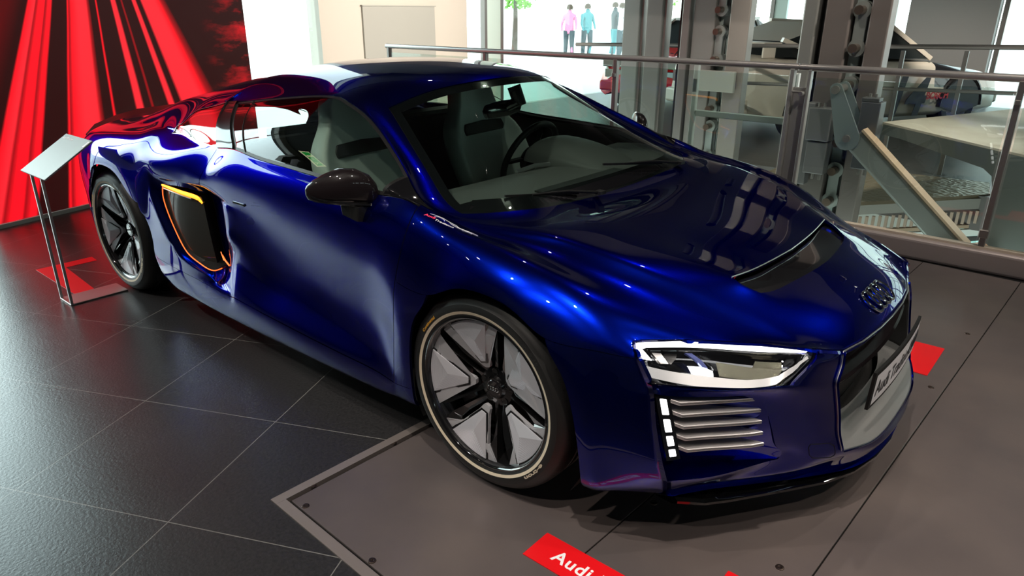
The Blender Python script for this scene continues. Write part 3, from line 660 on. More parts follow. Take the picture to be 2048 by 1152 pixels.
# ------------------------------------------------------------------ car materials
def paint_material():
    m = new_mat('blue_metallic_paint', (0.002,0.012,0.30), 0.27, 1.0, coat=1.0, coat_rough=0.012)
    nt, N, Lk, b = nodes_of(m)
    b.inputs['Coat IOR'].default_value = 1.55
    b.inputs['Specular Tint'].default_value = (0.01, 0.03, 0.30, 1)
    tc = N.new('ShaderNodeTexCoord'); v = N.new('ShaderNodeTexVoronoi'); v.inputs['Scale'].default_value = 900
    Lk.new(tc.outputs['Object'], v.inputs['Vector'])
    cr = N.new('ShaderNodeMapRange'); Lk.new(v.outputs['Color'], cr.inputs[0]); cr.inputs[3].default_value = 0.8; cr.inputs[4].default_value = 1.2
    mx = N.new('ShaderNodeMixRGB'); mx.blend_type = 'MULTIPLY'; mx.inputs[0].default_value = 1; mx.inputs[1].default_value = (0.0004,0.0075,0.25,1)
    Lk.new(cr.outputs[0], mx.inputs[2]); Lk.new(mx.outputs[0], b.inputs['Base Color'])
    return m
M['paint'] = paint_material()
M['seam'] = new_mat('seam_rubber', (0.004,0.004,0.005), 0.6)
def carbon_material(name, a=(0.006,0.004,0.005), c=(0.016,0.012,0.013), scale=260):
    m = new_mat(name, a, 0.35, 0.0, coat=0.8, coat_rough=0.02, spec=0.1)
    nt, N, Lk, b = nodes_of(m)
    tc = N.new('ShaderNodeTexCoord'); w = N.new('ShaderNodeTexWave'); w.wave_type = 'BANDS'; w.bands_direction = 'DIAGONAL'
    w.inputs['Scale'].default_value = scale; w.inputs['Distortion'].default_value = 0
    Lk.new(tc.outputs['Object'], w.inputs['Vector'])
    mx = N.new('ShaderNodeMixRGB'); Lk.new(w.outputs['Fac'], mx.inputs[0]); mx.inputs[1].default_value = (*a,1); mx.inputs[2].default_value = (*c,1)
    Lk.new(mx.outputs[0], b.inputs['Base Color'])
    return m
M['matt_black'] = new_mat('matt_black', (0.006,0.006,0.006), 0.55, spec=0.3)
M['carbon'] = carbon_material('carbon_fibre')
M['dark_glossy'] = new_mat('dark_glossy_alloy', (0.035,0.035,0.037), 0.2, 0.85, coat=0.6)
M['machined'] = new_mat('machined_grey_alloy', (0.50,0.50,0.53), 0.42, 0.45)
def grooved():
    m = new_mat('grooved_grey_panel', (0.50,0.50,0.54), 0.45, 0.25)
    nt, N, Lk, b = nodes_of(m)
    return m
M['insert'] = grooved()
M['insert_groove'] = new_mat('groove_lines', (0.24,0.24,0.26), 0.5, 0.4)
M['stripe'] = new_mat('cream_stripe', (0.62,0.53,0.40), 0.6)
M['tyre'] = new_mat('tyre_rubber', (0.010,0.010,0.010), 0.52)
M['led_white'] = new_mat('white_light', (1,1,1), 0.5, emit=(1.0,0.985,0.96), emit_s=3.0)
M['led_orange'] = new_mat('orange_light', (1,0.25,0.02), 0.5, emit=(1.0,0.14,0.03), emit_s=1.4)
M['led_amber'] = new_mat('amber_light', (1,0.5,0.05), 0.5, emit=(1.0,0.33,0.02), emit_s=2.2)
M['leather'] = new_mat('pale_grey_leather', (0.50,0.56,0.52), 0.5)
M['leather_dark'] = new_mat('dark_grey_leather', (0.075,0.076,0.073), 0.55)
M['cabin_black'] = new_mat('cabin_black', (0.015,0.016,0.015), 0.5)
M['brake'] = new_mat('brake_steel', (0.14,0.14,0.14), 0.35, 1.0)
M['lip_grey'] = new_mat('grille_grey', (0.17,0.17,0.165), 0.45, 0.2)
M['decal_pink'] = new_mat('decal_red', (0.75,0.04,0.12), 0.4)
# ------------------------------------------------------------------ the blue sports car
car = tag(empty('sports_car', (-1.3,0,0)), 'glossy blue metallic sports car in the showroom with lit headlights and orange side light strips', 'car')
INV = Matrix.Translation((1.3,0,0))
def pcar(o):
    o.matrix_parent_inverse = INV; return o
BM, NAMES = split_body(3, 4)
BODY = panels(BM, NAMES)
PAINT = [M['paint'], M['seam']]
PAINTE = [M['paint'], M['paint']]
def body_part(name, labs, mats, label=None, **k):
    o = pcar(panel_object(name, labs, BODY, mats, car, **k))
    if label: o['label'] = label
    return o
body_part('bonnet', ['hood'], PAINTE)
for s in 'RL':
    body_part('front_wing', ['fender_'+s], PAINTE)
    body_part('lower_wing', ['lower_fender_'+s], PAINTE)
    body_part('door', ['door_'+s], PAINT, gap=0.0030)
    body_part('side_skirt', ['skirt_'+s], PAINTE)
    body_part('roof_rail', ['roof_rail_'+s], PAINTE)
    body_part('rear_wing', ['quarter_'+s], PAINTE)
    body_part('side_window', ['side_window_'+s], [M['car_glass'], M['black']], gap=0.010, rim=0.004, offset=-0.004)
    body_part('quarter_window', ['quarter_window_'+s], [M['car_glass'], M['black']], gap=0.004, rim=0.004, offset=-0.002)
    body_part('window_sail', ['sail_'+s], [M['gloss_black'], M['black']], 'black triangular panel at the front of the side window', gap=0.0015, rim=0.006, offset=-0.001)
    body_part('pillar_blade', ['blade_'+s], [M['carbon'], M['carbon']], 'dark carbon pillar panel', offset=0.006, gap=0.0, rim=0.01)
    # black seal under the glass: the same surface, a little lower
    body_part('window_seal', ['side_window_'+s], [M['black'], M['black']], gap=0.0005, rim=0.004, offset=-0.0085) if False else None
body_part('roof', ['roof'], PAINTE)
body_part('rear_deck', ['rear_deck'], PAINTE)
body_part('front_bumper', ['bumper'], PAINTE)
for s in 'RL': body_part('rear_bumper', ['rear_bumper_'+s], PAINTE)
body_part('windscreen', ['windshield'], [M['screen_glass'], M['black']], gap=0.002, rim=0.004, offset=-0.002)

# ---- borders printed black round the glass: ring strips on the same surface
def ring_from(labs, width, off, name, mat, parent, thick=0.002, widths=None):
    """a strip of given width along the inside edge of a panel, following its surface"""
    PFb, co, vn, vl = BODY
    faces = [f for l in labs for f in PFb[l]]
    cnt = {}
    for f in faces:
        for a in range(len(f)):
            e = (f[a], f[(a+1)%len(f)]); cnt.setdefault(tuple(sorted(e)), []).append(e)
    bnd = [v[0] for v in cnt.values() if len(v) == 1]
    nxt = {a: b for a, b in bnd}
    loops = []; seen = set()
    for a0 in list(nxt):
        if a0 in seen: continue
        lp = []; a = a0
        while a not in seen and a in nxt: seen.add(a); lp.append(a); a = nxt[a]
        loops.append(lp)
    # nearest surface lookup
    from mathutils.bvhtree import BVHTree
    bv = BVHTree.FromPolygons([tuple(c) for c in co], faces)
    m = MB()
    for lp in loops:
        n = len(lp)
        if n < 8: continue
        P = [co[i].copy() for i in lp]
        rows = [[], []]
        cen = sum(P, Vector())/n
        for k in range(n):
            t = (P[(k+2)%n]-P[k-2]).normalized(); nn = vn[lp[k]]
            d = nn.cross(t).normalized()
            w_ = widths(P[k], d) if widths else width
            q = P[k] + d*w_
            loc, nor, idx, dist = bv.find_nearest(q)
            if loc is None: loc = q; nor = nn
            if nor.dot(nn) < 0: nor = -nor
            rows[0].append(P[k]+nn*off); rows[1].append(loc+nor*off)
        for r in rows: r.append(r[0])
        m.grid([list(x) for x in zip(*rows)])
    o = m.build(name, mat, parent, smooth=False)
    return pcar(o)
def ws_width(P, d):
    # broad black band along the cowl, narrow at the sides
    if P.x > -0.30: return 0.085
    if P.z > 1.09: return 0.05
    return 0.035
ring_from(['windshield'], 0.04, -0.0035, 'screen_border', M['gloss_black'], car, widths=ws_width)
for s in 'RL':
    ring_from(['side_window_'+s], 0.013, -0.0025, 'window_surround', M['black'], car, widths=None)
    ring_from(['quarter_window_'+s], 0.005, 0.0005, 'quarter_window_trim', M['satin'], car)

# ---- helpers on the front surface
PFb, co, vn, vl = BODY
from mathutils.bvhtree import BVHTree
HB = {s: BVHTree.FromPolygons([tuple(c) for c in co], PFb['headlight_hole_'+s]) for s in 'RL'}
BVH = BVHTree.FromPolygons([tuple(c) for c in co], [f for k in PFb for f in PFb[k]])
def on_body(x, y, off=0.0):
    loc, nor, i, d = BVH.ray_cast(Vector((x, y, 3)), Vector((0,0,-1)))
    return loc + nor*off, nor
def side_body(x, z, off=0.0, side=-1):
    loc, nor, i, d = BVH.ray_cast(Vector((x, side*3, z)), Vector((0,-side,0)))
    return loc + nor*off, nor
def catmull(ps, t):
    n = len(ps)-1; x = min(max(t,0),1)*n; i = min(int(x), n-1); f = x-i
    p = [Vector(ps[max(i-1,0)]), Vector(ps[i]), Vector(ps[i+1]), Vector(ps[min(i+2,n)])]
    return 0.5*((2*p[1])+(p[2]-p[0])*f+(2*p[0]-5*p[1]+4*p[2]-p[3])*f*f+(-p[0]+3*p[1]-3*p[2]+p[3])*f**3)
def patch_fn(corner_rows):
    """corner_rows: list (t direction) of lists (s direction) of points (x,w,z)"""
    def fn(s, t, d=0.0, side=-1):
        def at(s, t):
            col = [catmull(r, s) for r in corner_rows]
            v = catmull(col, t); return Vector((v.x, side*v.y, v.z))
        p = at(s, t)
        e = 0.02
        ds = at(min(s+e,1), t)-at(max(s-e,0), t); dt = at(s, min(t+e,1))-at(s, max(t-e,0))
        loc, nor, idx_, dist = HB['R' if side < 0 else 'L'].find_nearest(p)
        if nor.x < 0: nor = -nor
        return loc + nor*d
    return fn
HLF = patch_fn([[FRONT[a][c] for a in (7,6,5,4)] for c in (0,1,2,3)])
def strip_on(fn, path, w0, d, side, thick=0.004, steps=8):
    """band between two (s,t) polylines"""
    m = MB(); rows = []
    for (a, b) in path:
        rows.append([fn(a[0],a[1],d,side), fn(b[0],b[1],d,side)])
    rr = []
    for i in range(len(rows)-1):
        for k in range(steps):
            f = k/steps
            s0 = path[i][0][0]*(1-f)+path[i+1][0][0]*f; t0 = path[i][0][1]*(1-f)+path[i+1][0][1]*f
            s1 = path[i][1][0]*(1-f)+path[i+1][1][0]*f; t1 = path[i][1][1]*(1-f)+path[i+1][1][1]*f
            rr.append([fn(s0,t0,d-thick,side), fn(s0,t0,d,side), fn(s1,t1,d,side), fn(s1,t1,d-thick,side)])
    a, b = path[-1]
    rr.append([fn(a[0],a[1],d-thick,side), fn(a[0],a[1],d,side), fn(b[0],b[1],d,side), fn(b[0],b[1],d-thick,side)])
    m.grid(rr, flip=(side>0))
    return m
M['ribbed'] = new_mat('ribbed_reflector', (0.55,0.52,0.38), 0.2, 0.9)
_nt, _N, _L, _b = nodes_of(M['ribbed'])
_tc = _N.new('ShaderNodeTexCoord'); _w = _N.new('ShaderNodeTexWave'); _w.inputs['Scale'].default_value = 190; _w.bands_direction='Z'
_L.new(_tc.outputs['Object'], _w.inputs['Vector']); _bp = _N.new('ShaderNodeBump'); _bp.inputs['Distance'].default_value = 0.002; _L.new(_w.outputs['Fac'], _bp.inputs['Height']); _L.new(_bp.outputs[0], _b.inputs['Normal'])
for side in (-1, 1):
    hl = pcar(panel_object('headlight', ['headlight_hole_'+('R' if side<0 else 'L')], BODY, [M['lens'], M['gloss_black']], car, gap=0.001, rim=0.001, offset=-0.0006))
    hl['label'] = 'glowing headlight under the bonnet edge'
    # dark housing bowl
    m = MB(); rows = []
    for j in range(9):
        t = j/8; row = []
        for i in range(25):
            s = i/24; edge = min(s, 1-s)*8; e2 = min(t,1-t)*4; dd = min(1.0, edge)*min(1.0, e2)
            row.append(HLF(s, t, -0.012-0.050*dd, side))
        rows.append(row)
    m.grid(rows, flip=(side<0)); m.build('lamp_housing', M['gloss_black'], hl, smooth=True)
    # white daytime band: down the outer end and along the top
    p = [((0.015,0.66),(0.105,0.66)),((0.0,0.30),(0.075,0.40)),((0.0,0.05),(0.05,0.24)),((0.03,0.0),(0.09,0.17)),((0.2,0.0),(0.2,0.17)),((0.5,0.0),(0.5,0.17)),((0.8,0.0),(0.8,0.16)),((0.93,0.0),(0.915,0.13))]
    strip_on(HLF, p, 0, -0.0018, side, 0.008).build('daytime_light', M['led_white'], hl, smooth=True)['label'] = 'lit white light band'
    # satin reflector band along the bottom, rising to the inner tip
    p = [((0.02,0.76),(0.02,0.90)),((0.3,0.78),(0.3,0.93)),((0.6,0.79),(0.6,0.93)),((0.80,0.75),(0.84,0.92)),((0.88,0.55),(0.92,0.72)),((0.945,0.20),(0.975,0.30))]
    strip_on(HLF, p, 0, -0.014, side).build('lower_reflector', new_mat('reflector_glow', (0.75,0.72,0.70), 0.3, 0.6, emit=(1,0.96,0.92), emit_s=0.28), hl, smooth=True)  # weak emission stands in for lamplight on the reflector
    strip_on(HLF, [((0.09,0.25),(0.10,0.29)),((0.5,0.20),(0.5,0.235)),((0.92,0.17),(0.92,0.20))], 0, -0.005, side).build('chrome_line', M['chrome'], hl, smooth=True)
    strip_on(HLF, [((0.09,0.28),(0.105,0.28)),((0.135,0.70),(0.15,0.70))], 0, -0.005, side).build('chrome_line', M['chrome'], hl, smooth=True)
    # reflector facets behind the outer band
    strip_on(HLF, [((0.11,0.30),(0.17,0.32)),((0.15,0.68),(0.20,0.66))], 0, -0.016, side).build('reflector', M['satin'], hl)
    strip_on(HLF, [((0.19,0.30),(0.25,0.31)),((0.175,0.45),(0.245,0.50)),((0.20,0.62),(0.215,0.66))], 0, -0.020, side, 0.02).build('projector', M['chrome'], hl, smooth=True)
    for q, (s0, w_) in enumerate(((0.285,0.035),(0.345,0.022),(0.385,0.012))):
        strip_on(HLF, [((s0,0.30),(s0+w_,0.30)),((s0+0.05,0.5),(s0+0.05+w_,0.5)),((s0+0.085,0.66),(s0+0.085+w_*0.7,0.66))], 0, -0.012-q*0.006, side, 0.01).build('lens_blade', M['lens'] if q else new_mat('blue_tint_lens', (0.25,0.3,0.75), 0.1, 0.6), hl, smooth=True)
    strip_on(HLF, [((0.30,0.62),(0.31,0.74)),((0.38,0.60),(0.38,0.74)),((0.43,0.66),(0.43,0.74))], 0, -0.030, side).build('led_emitter', M['led_white'], hl)
    strip_on(HLF, [((0.45,0.44),(0.46,0.72)),((0.55,0.46),(0.56,0.74)),((0.7,0.50),(0.7,0.745)),((0.82,0.56),(0.80,0.72))], 0, -0.030, side).build('ribbed_reflector', M['ribbed'], hl, smooth=True)
    strip_on(HLF, [((0.66,0.25),(0.64,0.44)),((0.80,0.25),(0.82,0.50))], 0, -0.040, side).build('reflector', M['ribbed'], hl, smooth=True)

    # ---- intake: recess wall, slats and light strip
    def W_(x, w, z): return Vector((x, side*w, z))
    # the recess is the bumper skin pushed back, deeper towards the light strip
    fcs = PFb['intake_hole_'+('R' if side < 0 else 'L')]; ids = sorted(set(i for f in fcs for i in f)); mp = {i: k for k, i in enumerate(ids)}
    dep = []; pts = []
    for i in ids:
        p = co[i]; wi = 0.562+(0.675-0.562)*(p.z-0.28)/(0.51-0.28); wo = 0.855
        sd = min(1.0, max(0.0, (abs(p.y)-wi)/(wo-wi))); pts.append(Vector((p.x-0.135*sd, p.y-side*0.02*sd, p.z))); dep.append(sd)
    m = MB(); m.add(pts, [tuple(mp[i] for i in f) for f in fcs])
    cnt = {}
    for f in fcs:
        for a in range(4): e = (f[a], f[(a+1)%4]); cnt.setdefault(tuple(sorted(e)), []).append(e)
    for v_ in cnt.values():
        if len(v_) == 1:
            a, b_ = v_[0]; q = [co[a].copy(), co[b_].copy(), pts[mp[b_]], pts[mp[a]]]
            if (q[0]-q[3]).length+(q[1]-q[2]).length > 0.002: m.add(q, [(3,2,1,0)])
    pcar(m.build('intake_recess', M['paint'], car, smooth=True))
    for k in range(5):
        z = 0.490-0.0325*k; dx = 0.0085*k
        fr = [(0.588+dx,0.822),(0.612+dx,0.813),(0.655+dx*0.9,0.772),(0.700+dx*0.9,0.727),(0.738+dx*0.9,0.688),(0.763+dx*0.8,0.663-0.001*k)]
        zz = [0.0015,-0.0035,-0.001,0.0,0.0015,0.0030]
        bk = [(0.512+dx,0.792),(0.530+dx,0.785),(0.585+dx,0.748),(0.640+dx,0.710),(0.695+dx,0.675),(0.745+dx*0.8,0.660)]
        m = MB(); rows = []
        for i in range(6):
            f = W_(*fr[i], z+zz[i]); b_ = W_(*bk[i], z+0.004+zz[i])
            rows.append([b_+Vector((0,0,-0.010)), f+Vector((-0.003,0,-0.0055)), f+Vector((0,0,-0.004)), f+Vector((0,0,-0.0012)), f+Vector((-0.004,0,-0.0012)), f+Vector((-0.004,0,0.0012)), f+Vector((0,0,0.0012)), f+Vector((0,0,0.004)), f+Vector((-0.003,0,0.0055)), b_])
        m.grid(rows, flip=(side<0)); n0 = len(m.v)-10; m.add(rows[-1], [tuple(range(10))[::(1 if side<0 else -1)]])
        o = pcar(m.build('intake_slat', M['slat'] if 'slat' in M else M.setdefault('slat', new_mat('slat_silver', (0.50,0.48,0.48), 0.36, 0.6)), car))
        if side < 0:
            pass
    A_, B_, C_, D_ = W_(0.550,0.843,0.508), W_(0.606,0.852,0.328), W_(0.633,0.826,0.333), W_(0.580,0.820,0.505)
    def SQ(u, t, d=0.0):
        p = A_.lerp(D_, u).lerp(B_.lerp(C_, u), t); n = (D_-A_).cross(B_-A_).normalized(); n = n if n.x > 0 else -n
        return p + n*d
    m = MB(); m.add([SQ(0,0,0.001),SQ(1,0,0.001),SQ(1,1,0.001),SQ(0,1,0.001),SQ(0,0,-0.03),SQ(1,0,-0.03),SQ(1,1,-0.03),SQ(0,1,-0.03)], [(0,1,2,3),(0,4,5,1),(1,5,6,2),(2,6,7,3),(3,7,4,0)])
    st = pcar(m.build('light_strip', M['gloss_black'], car))
    for t0, t1 in ((0.065,0.305),(0.375,0.570),(0.63,0.78),(0.835,0.945)):
        m = MB(); u0, u1 = 0.27, 0.75
        m.add([SQ(u0,t0,0.0035),SQ(u1,t0,0.0035),SQ(u1,t1,0.0035),SQ(u0,t1,0.0035),SQ(u0,t0,0.0),SQ(u1,t0,0.0),SQ(u1,t1,0.0),SQ(u0,t1,0.0)], [(0,1,2,3),(0,4,5,1),(1,5,6,2),(2,6,7,3),(3,7,4,0)])
        m.build('light_element', M['led_white'], st, bevel=0.002, seg=2)['label'] = 'lit white rectangle'

# ---- grille mouth: the real edge of the opening, as one loop
def loop_of(faces):
    cnt = {}
    for f in faces:
        for a in range(len(f)):
            e = (f[a], f[(a+1)%len(f)]); cnt.setdefault(tuple(sorted(e)), []).append(e)
    nxt = {v[0][0]: v[0][1] for v in cnt.values() if len(v) == 1}
    a0 = next(iter(nxt)); lp = [a0]; a = nxt[a0]
    while a != a0: lp.append(a); a = nxt[a]
    return [co[i].copy() for i in lp]
full = loop_of(PFb['grille_hole']); n = len(full)
k0 = max(range(n), key=lambda i: full[i].z - abs(full[i].y)*0.5); full = full[k0:]+full[:k0]
gr = pcar(MB().tube([q+Vector((0.0012,0,0)) for q in full], 0.0026, 8, closed=True).build('grille_frame', new_mat('thin_silver_edge', (0.5,0.5,0.5), 0.3, 1.0), car, smooth=True))
m = MB(); rows = []
for dx, sc, zc in ((0,1,0),(-0.012,0.992,0),(-0.03,0.985,0.0),(-0.10,0.95,0.008),(-0.17,0.86,0.012)):
    rows.append([Vector((q.x+dx, q.y*sc, (q.z-0.40)*sc+0.40+zc)) for q in full])
m.grid(rows, closed=True)
last = rows[-1]; m.add(last, [tuple(range(n))])
pcar(m.build('grille_duct', new_mat('grille_dark', (0.030,0.030,0.029), 0.22, 0.0, coat=0.5), car, smooth=True))
bot = [FRONT[a][8] for a in (3,2,1,0)]
# grey lower lip inside the mouth
m = MB(); rows = []
lip = sorted([q for q in full if q.z < 0.285], key=lambda q: q.y)
for dx, dz, sc in ((0.001,0.002,0.995),(-0.012,0.012,0.985),(-0.05,0.030,0.955),(-0.11,0.052,0.90)):
    rows.append([Vector((q.x+dx, q.y*sc, q.z+dz)) for q in lip])
m.grid(rows); pcar(m.build('grille_lip', M['lip_grey'], car, smooth=True))
# carbon guide vane across the mouth, behind the plate
m = MB(); rows = []
for dx, z in ((0.0,0.462),(0.006,0.452),(0.0,0.440),(-0.14,0.445),(-0.14,0.475),(0.0,0.462)):
    rows.append([Vector((0.900+dx-0.20*(y*y), y, z+0.05*y*y)) for y in [(-0.385+0.77*i/20) for i in range(21)]])
m.grid(rows); pcar(m.build('grille_vane', M['carbon'], car, smooth=True))
m = MB(); rows = []
for z, dx in ((0.556,-0.015),(0.50,-0.035),(0.475,-0.045)):
    rows.append([Vector((0.915+dx-0.32*y*y, y*0.98, z)) for y in [(-0.36+0.72*i/20) for i in range(21)]])
m.grid(rows); pcar(m.build('upper_grille_panel', M['gloss_black'], car, smooth=True))
m = MB()
rows=[]
for z, dx in ((0.445,-0.055),(0.33,-0.070),(0.275,-0.085)):
    rows.append([Vector((0.915+dx-0.25*y*y, y, z)) for y in [(-0.385+0.77*i/20) for i in range(21)]])
m.grid(rows); pcar(m.build('lower_grille_panel', new_mat('grille_mesh', (0.075,0.070,0.066), 0.3, 0.3), car, smooth=True))
# number plate
PM = Matrix(((0,-0.035,1,0.957),(1,0,0,0),(0,1,0.035,0.415),(0,0,0,1)))
def plate_pt(u, v, d=0.0): return Vector((0.962-0.30*u*u*0.55+d+0.035*(v), u, 0.415+v))
m = MB(); rows = []
hw, hh = 0.272, 0.062
us_ = [(-hw+2*hw*i/24) for i in range(25)]
m.grid([[plate_pt(u, v, d) for u in us_] for v, d in ((-hh,-0.009),(-hh,0.0),(hh,0.0),(hh,-0.009))])
for e in (0,-1): m.add([plate_pt(us_[e],-hh,-0.009),plate_pt(us_[e],-hh,0),plate_pt(us_[e],hh,0),plate_pt(us_[e],hh,-0.009)], [(0,1,2,3)])
npl = pcar(m.build('number_plate', M['matt_black'], car))
hw2, hh2 = 0.260, 0.050
us2 = [(-hw2+2*hw2*i/24) for i in range(25)]
m = MB(); m.grid([[plate_pt(u, v, 0.0012) for u in us2] for v in (-hh2, hh2)]); m.build('plate_face', new_mat('plate_white', (0.80,0.77,0.79), 0.4), npl)['label'] = 'pale plate with dark lettering'
def bend_text(body, size, mat, name, parent, fn, u0, v0, bold=0.0, shear=0.0, spacing=1.0, font_w=1.0):
    """text laid on a surface: fn(u, v) gives the point"""
    c = D.curves.new('t', 'FONT'); c.body = body; c.size = size; c.offset = bold; c.shear = shear; c.space_character = spacing; c.resolution_u = 3
    o = D.objects.new('t', c); COL.objects.link(o)
    dg = bpy.context.evaluated_depsgraph_get(); me = D.meshes.new_from_object(o.evaluated_get(dg))
    COL.objects.unlink(o); D.objects.remove(o); D.curves.remove(c)
    for v in me.vertices: v.co = fn(u0+v.co.x*font_w, v0+v.co.y)
    me.materials.clear(); me.materials.append(mat); me.name = name
    return link_obj(name, me, parent)
ink = new_mat('dark_print', (0.03,0.03,0.035), 0.5)
bend_text('Audi Tradition', 0.072, ink, 'lettering', npl, lambda u, v: plate_pt(u, v, 0.0022), -0.245, -0.026, bold=0.0010, font_w=0.86)
m = MB()
for k in range(4):
    cy = 0.128+0.034*k
    m.tube([plate_pt(cy+0.024*math.cos(2*PI*i/28), 0.002+0.024*math.sin(2*PI*i/28), 0.002) for i in range(28)], 0.0016, 6, closed=True)
m.build('plate_rings', ink, npl, smooth=True)

# ---- splitter, tow cover, bonnet vent, badge
sp = [(0.60,0.765),(0.655,0.70),(0.70,0.625),(0.735,0.56),(0.80,0.47),(0.875,0.36),(0.925,0.255),(0.955,0.13),(0.965,0.0)]
spr = [Vector((x,-w,0)) for x, w in sp] + [Vector((x,w,0)) for x, w in sp[::-1][1:]]
m = MB(); rows = []
zt = [0.135,0.118,0.108,0.108,0.110,0.112,0.115,0.118,0.120]; zt = zt+zt[::-1][1:]
for dx, dz in ((-0.10,0.03),(0.0,0.022),(0.020,0.012),(0.020,0.004),(-0.02,-0.004),(-0.12,0.0)):
    rows.append([q+Vector((dx*(1.0 if abs(q.y)<.6 else .5), 0, z_+dz)) for q, z_ in zip(spr, zt)])
m.grid(rows, flip=True); spl = pcar(m.build('splitter', M['gloss_black'], car, smooth=True)); spl['label'] = 'gloss black splitter under the bumper'
m = MB()
for side in (-1,1): m.prism([(0.70,side*0.625),(0.72,side*0.605),(0.945,side*0.235),(0.93,side*0.215)][::(1 if side<0 else -1)], 0.098, 0.104)
pcar(m.build('splitter_blade', M['gloss_black'], car, bevel=0.002)) if False else None
# vent: dark channel under the bonnet
PFb, co, vn, vl = BODY
vf = PFb['vent']; ids = sorted(set(i for f in vf for i in f)); mp = {i:k for k,i in enumerate(ids)}
x_lo = min(co[i].x for i in ids); 
m = MB(); pts = []
cnt = {}
for f in vf:
    for a in range(4): e = tuple(sorted((f[a], f[(a+1)%4]))); cnt[e] = cnt.get(e,0)+1
bset = set(i for e, c_ in cnt.items() if c_ == 1 for i in e)
for i in ids:
    p = co[i].copy(); fr_ = (p.x-0.53)/(0.70-0.53)
    dz = -0.020*max(0.0, 1.0-fr_*0.9) - 0.0035
    pts.append(p + Vector((0,0,dz)))
m.add(pts, [tuple(mp[i] for i in f) for f in vf])
v_ = pcar(m.build('bonnet_vent', M['gloss_black'], car, smooth=True)); v_['label'] = 'gloss black air outlet across the bonnet'
# thin bright edge behind the vent
rear = [LID[3][a] for a in (0,1,2,3)]
rp = [catmull(rear, i/12) for i in range(13)]
rp = [Vector((q.x-0.002,-q.y,q.z+0.0005)) for q in rp[::-1]] + [Vector((q.x-0.002,q.y,q.z+0.0005)) for q in rp[1:]]
pcar(MB().tube(rp, 0.0022, 6).build('vent_edge', M['satin'], car, smooth=True))
# four ring badge on the nose
bd = tag(empty('badge', (0,0,0), parent=car)); pcar(bd)
for k in range(4):
    cy = (k-1.5)*0.0435; pts = []
    for i in range(36):
        a = 2*PI*i/36; q, nn = on_body(0.857+0.031*math.sin(a), cy+0.034*math.cos(a), 0.006); pts.append(q)
    o = MB().tube(pts, 0.0048, 10, closed=True).build('badge_ring', M['chrome'], bd, smooth=True)
o = bd

# ---- wipers
for (a, b_) in ((Vector((-0.10,0.46,0.838)), Vector((-0.19,0.16,0.868))), (Vector((-0.11,-0.14,0.815)), Vector((-0.185,-0.45,0.852)))):
    m = MB(); m.tube([a, a.lerp(b_,0.5)+Vector((0,0,0.008)), b_], [0.006,0.005,0.003], 8); m.box(tuple(a), (0.03,0.035,0.012))
    m.beam(b_.lerp(a,0.7)+Vector((-0.012,0,-0.002)), b_+(b_-a)*0.35+Vector((-0.008,0,-0.004)), 0.008, 0.008)
    pcar(m.build('wiper', M['matt_black'], car))
# tow eye cover: thin outline on the bumper
yz = [(-0.496,0.313),(-0.430,0.298),(-0.414,0.286),(-0.406,0.252),(-0.416,0.246),(-0.480,0.262),(-0.492,0.276),(-0.500,0.305)]
pts = []
for k in range(8):
    for f_ in range(4):
        y_ = yz[k][0]+(yz[(k+1)%8][0]-yz[k][0])*f_/4; z_ = yz[k][1]+(yz[(k+1)%8][1]-yz[k][1])*f_/4
        loc, nor, i_, d_ = BVH.ray_cast(Vector((3, y_, z_)), Vector((-1,0,0))); pts.append(loc+Vector((0.0004,0,0)))
pcar(MB().tube(pts, 0.0011, 5, closed=True).build('tow_eye_cover', M['matt_black'], car, smooth=True))
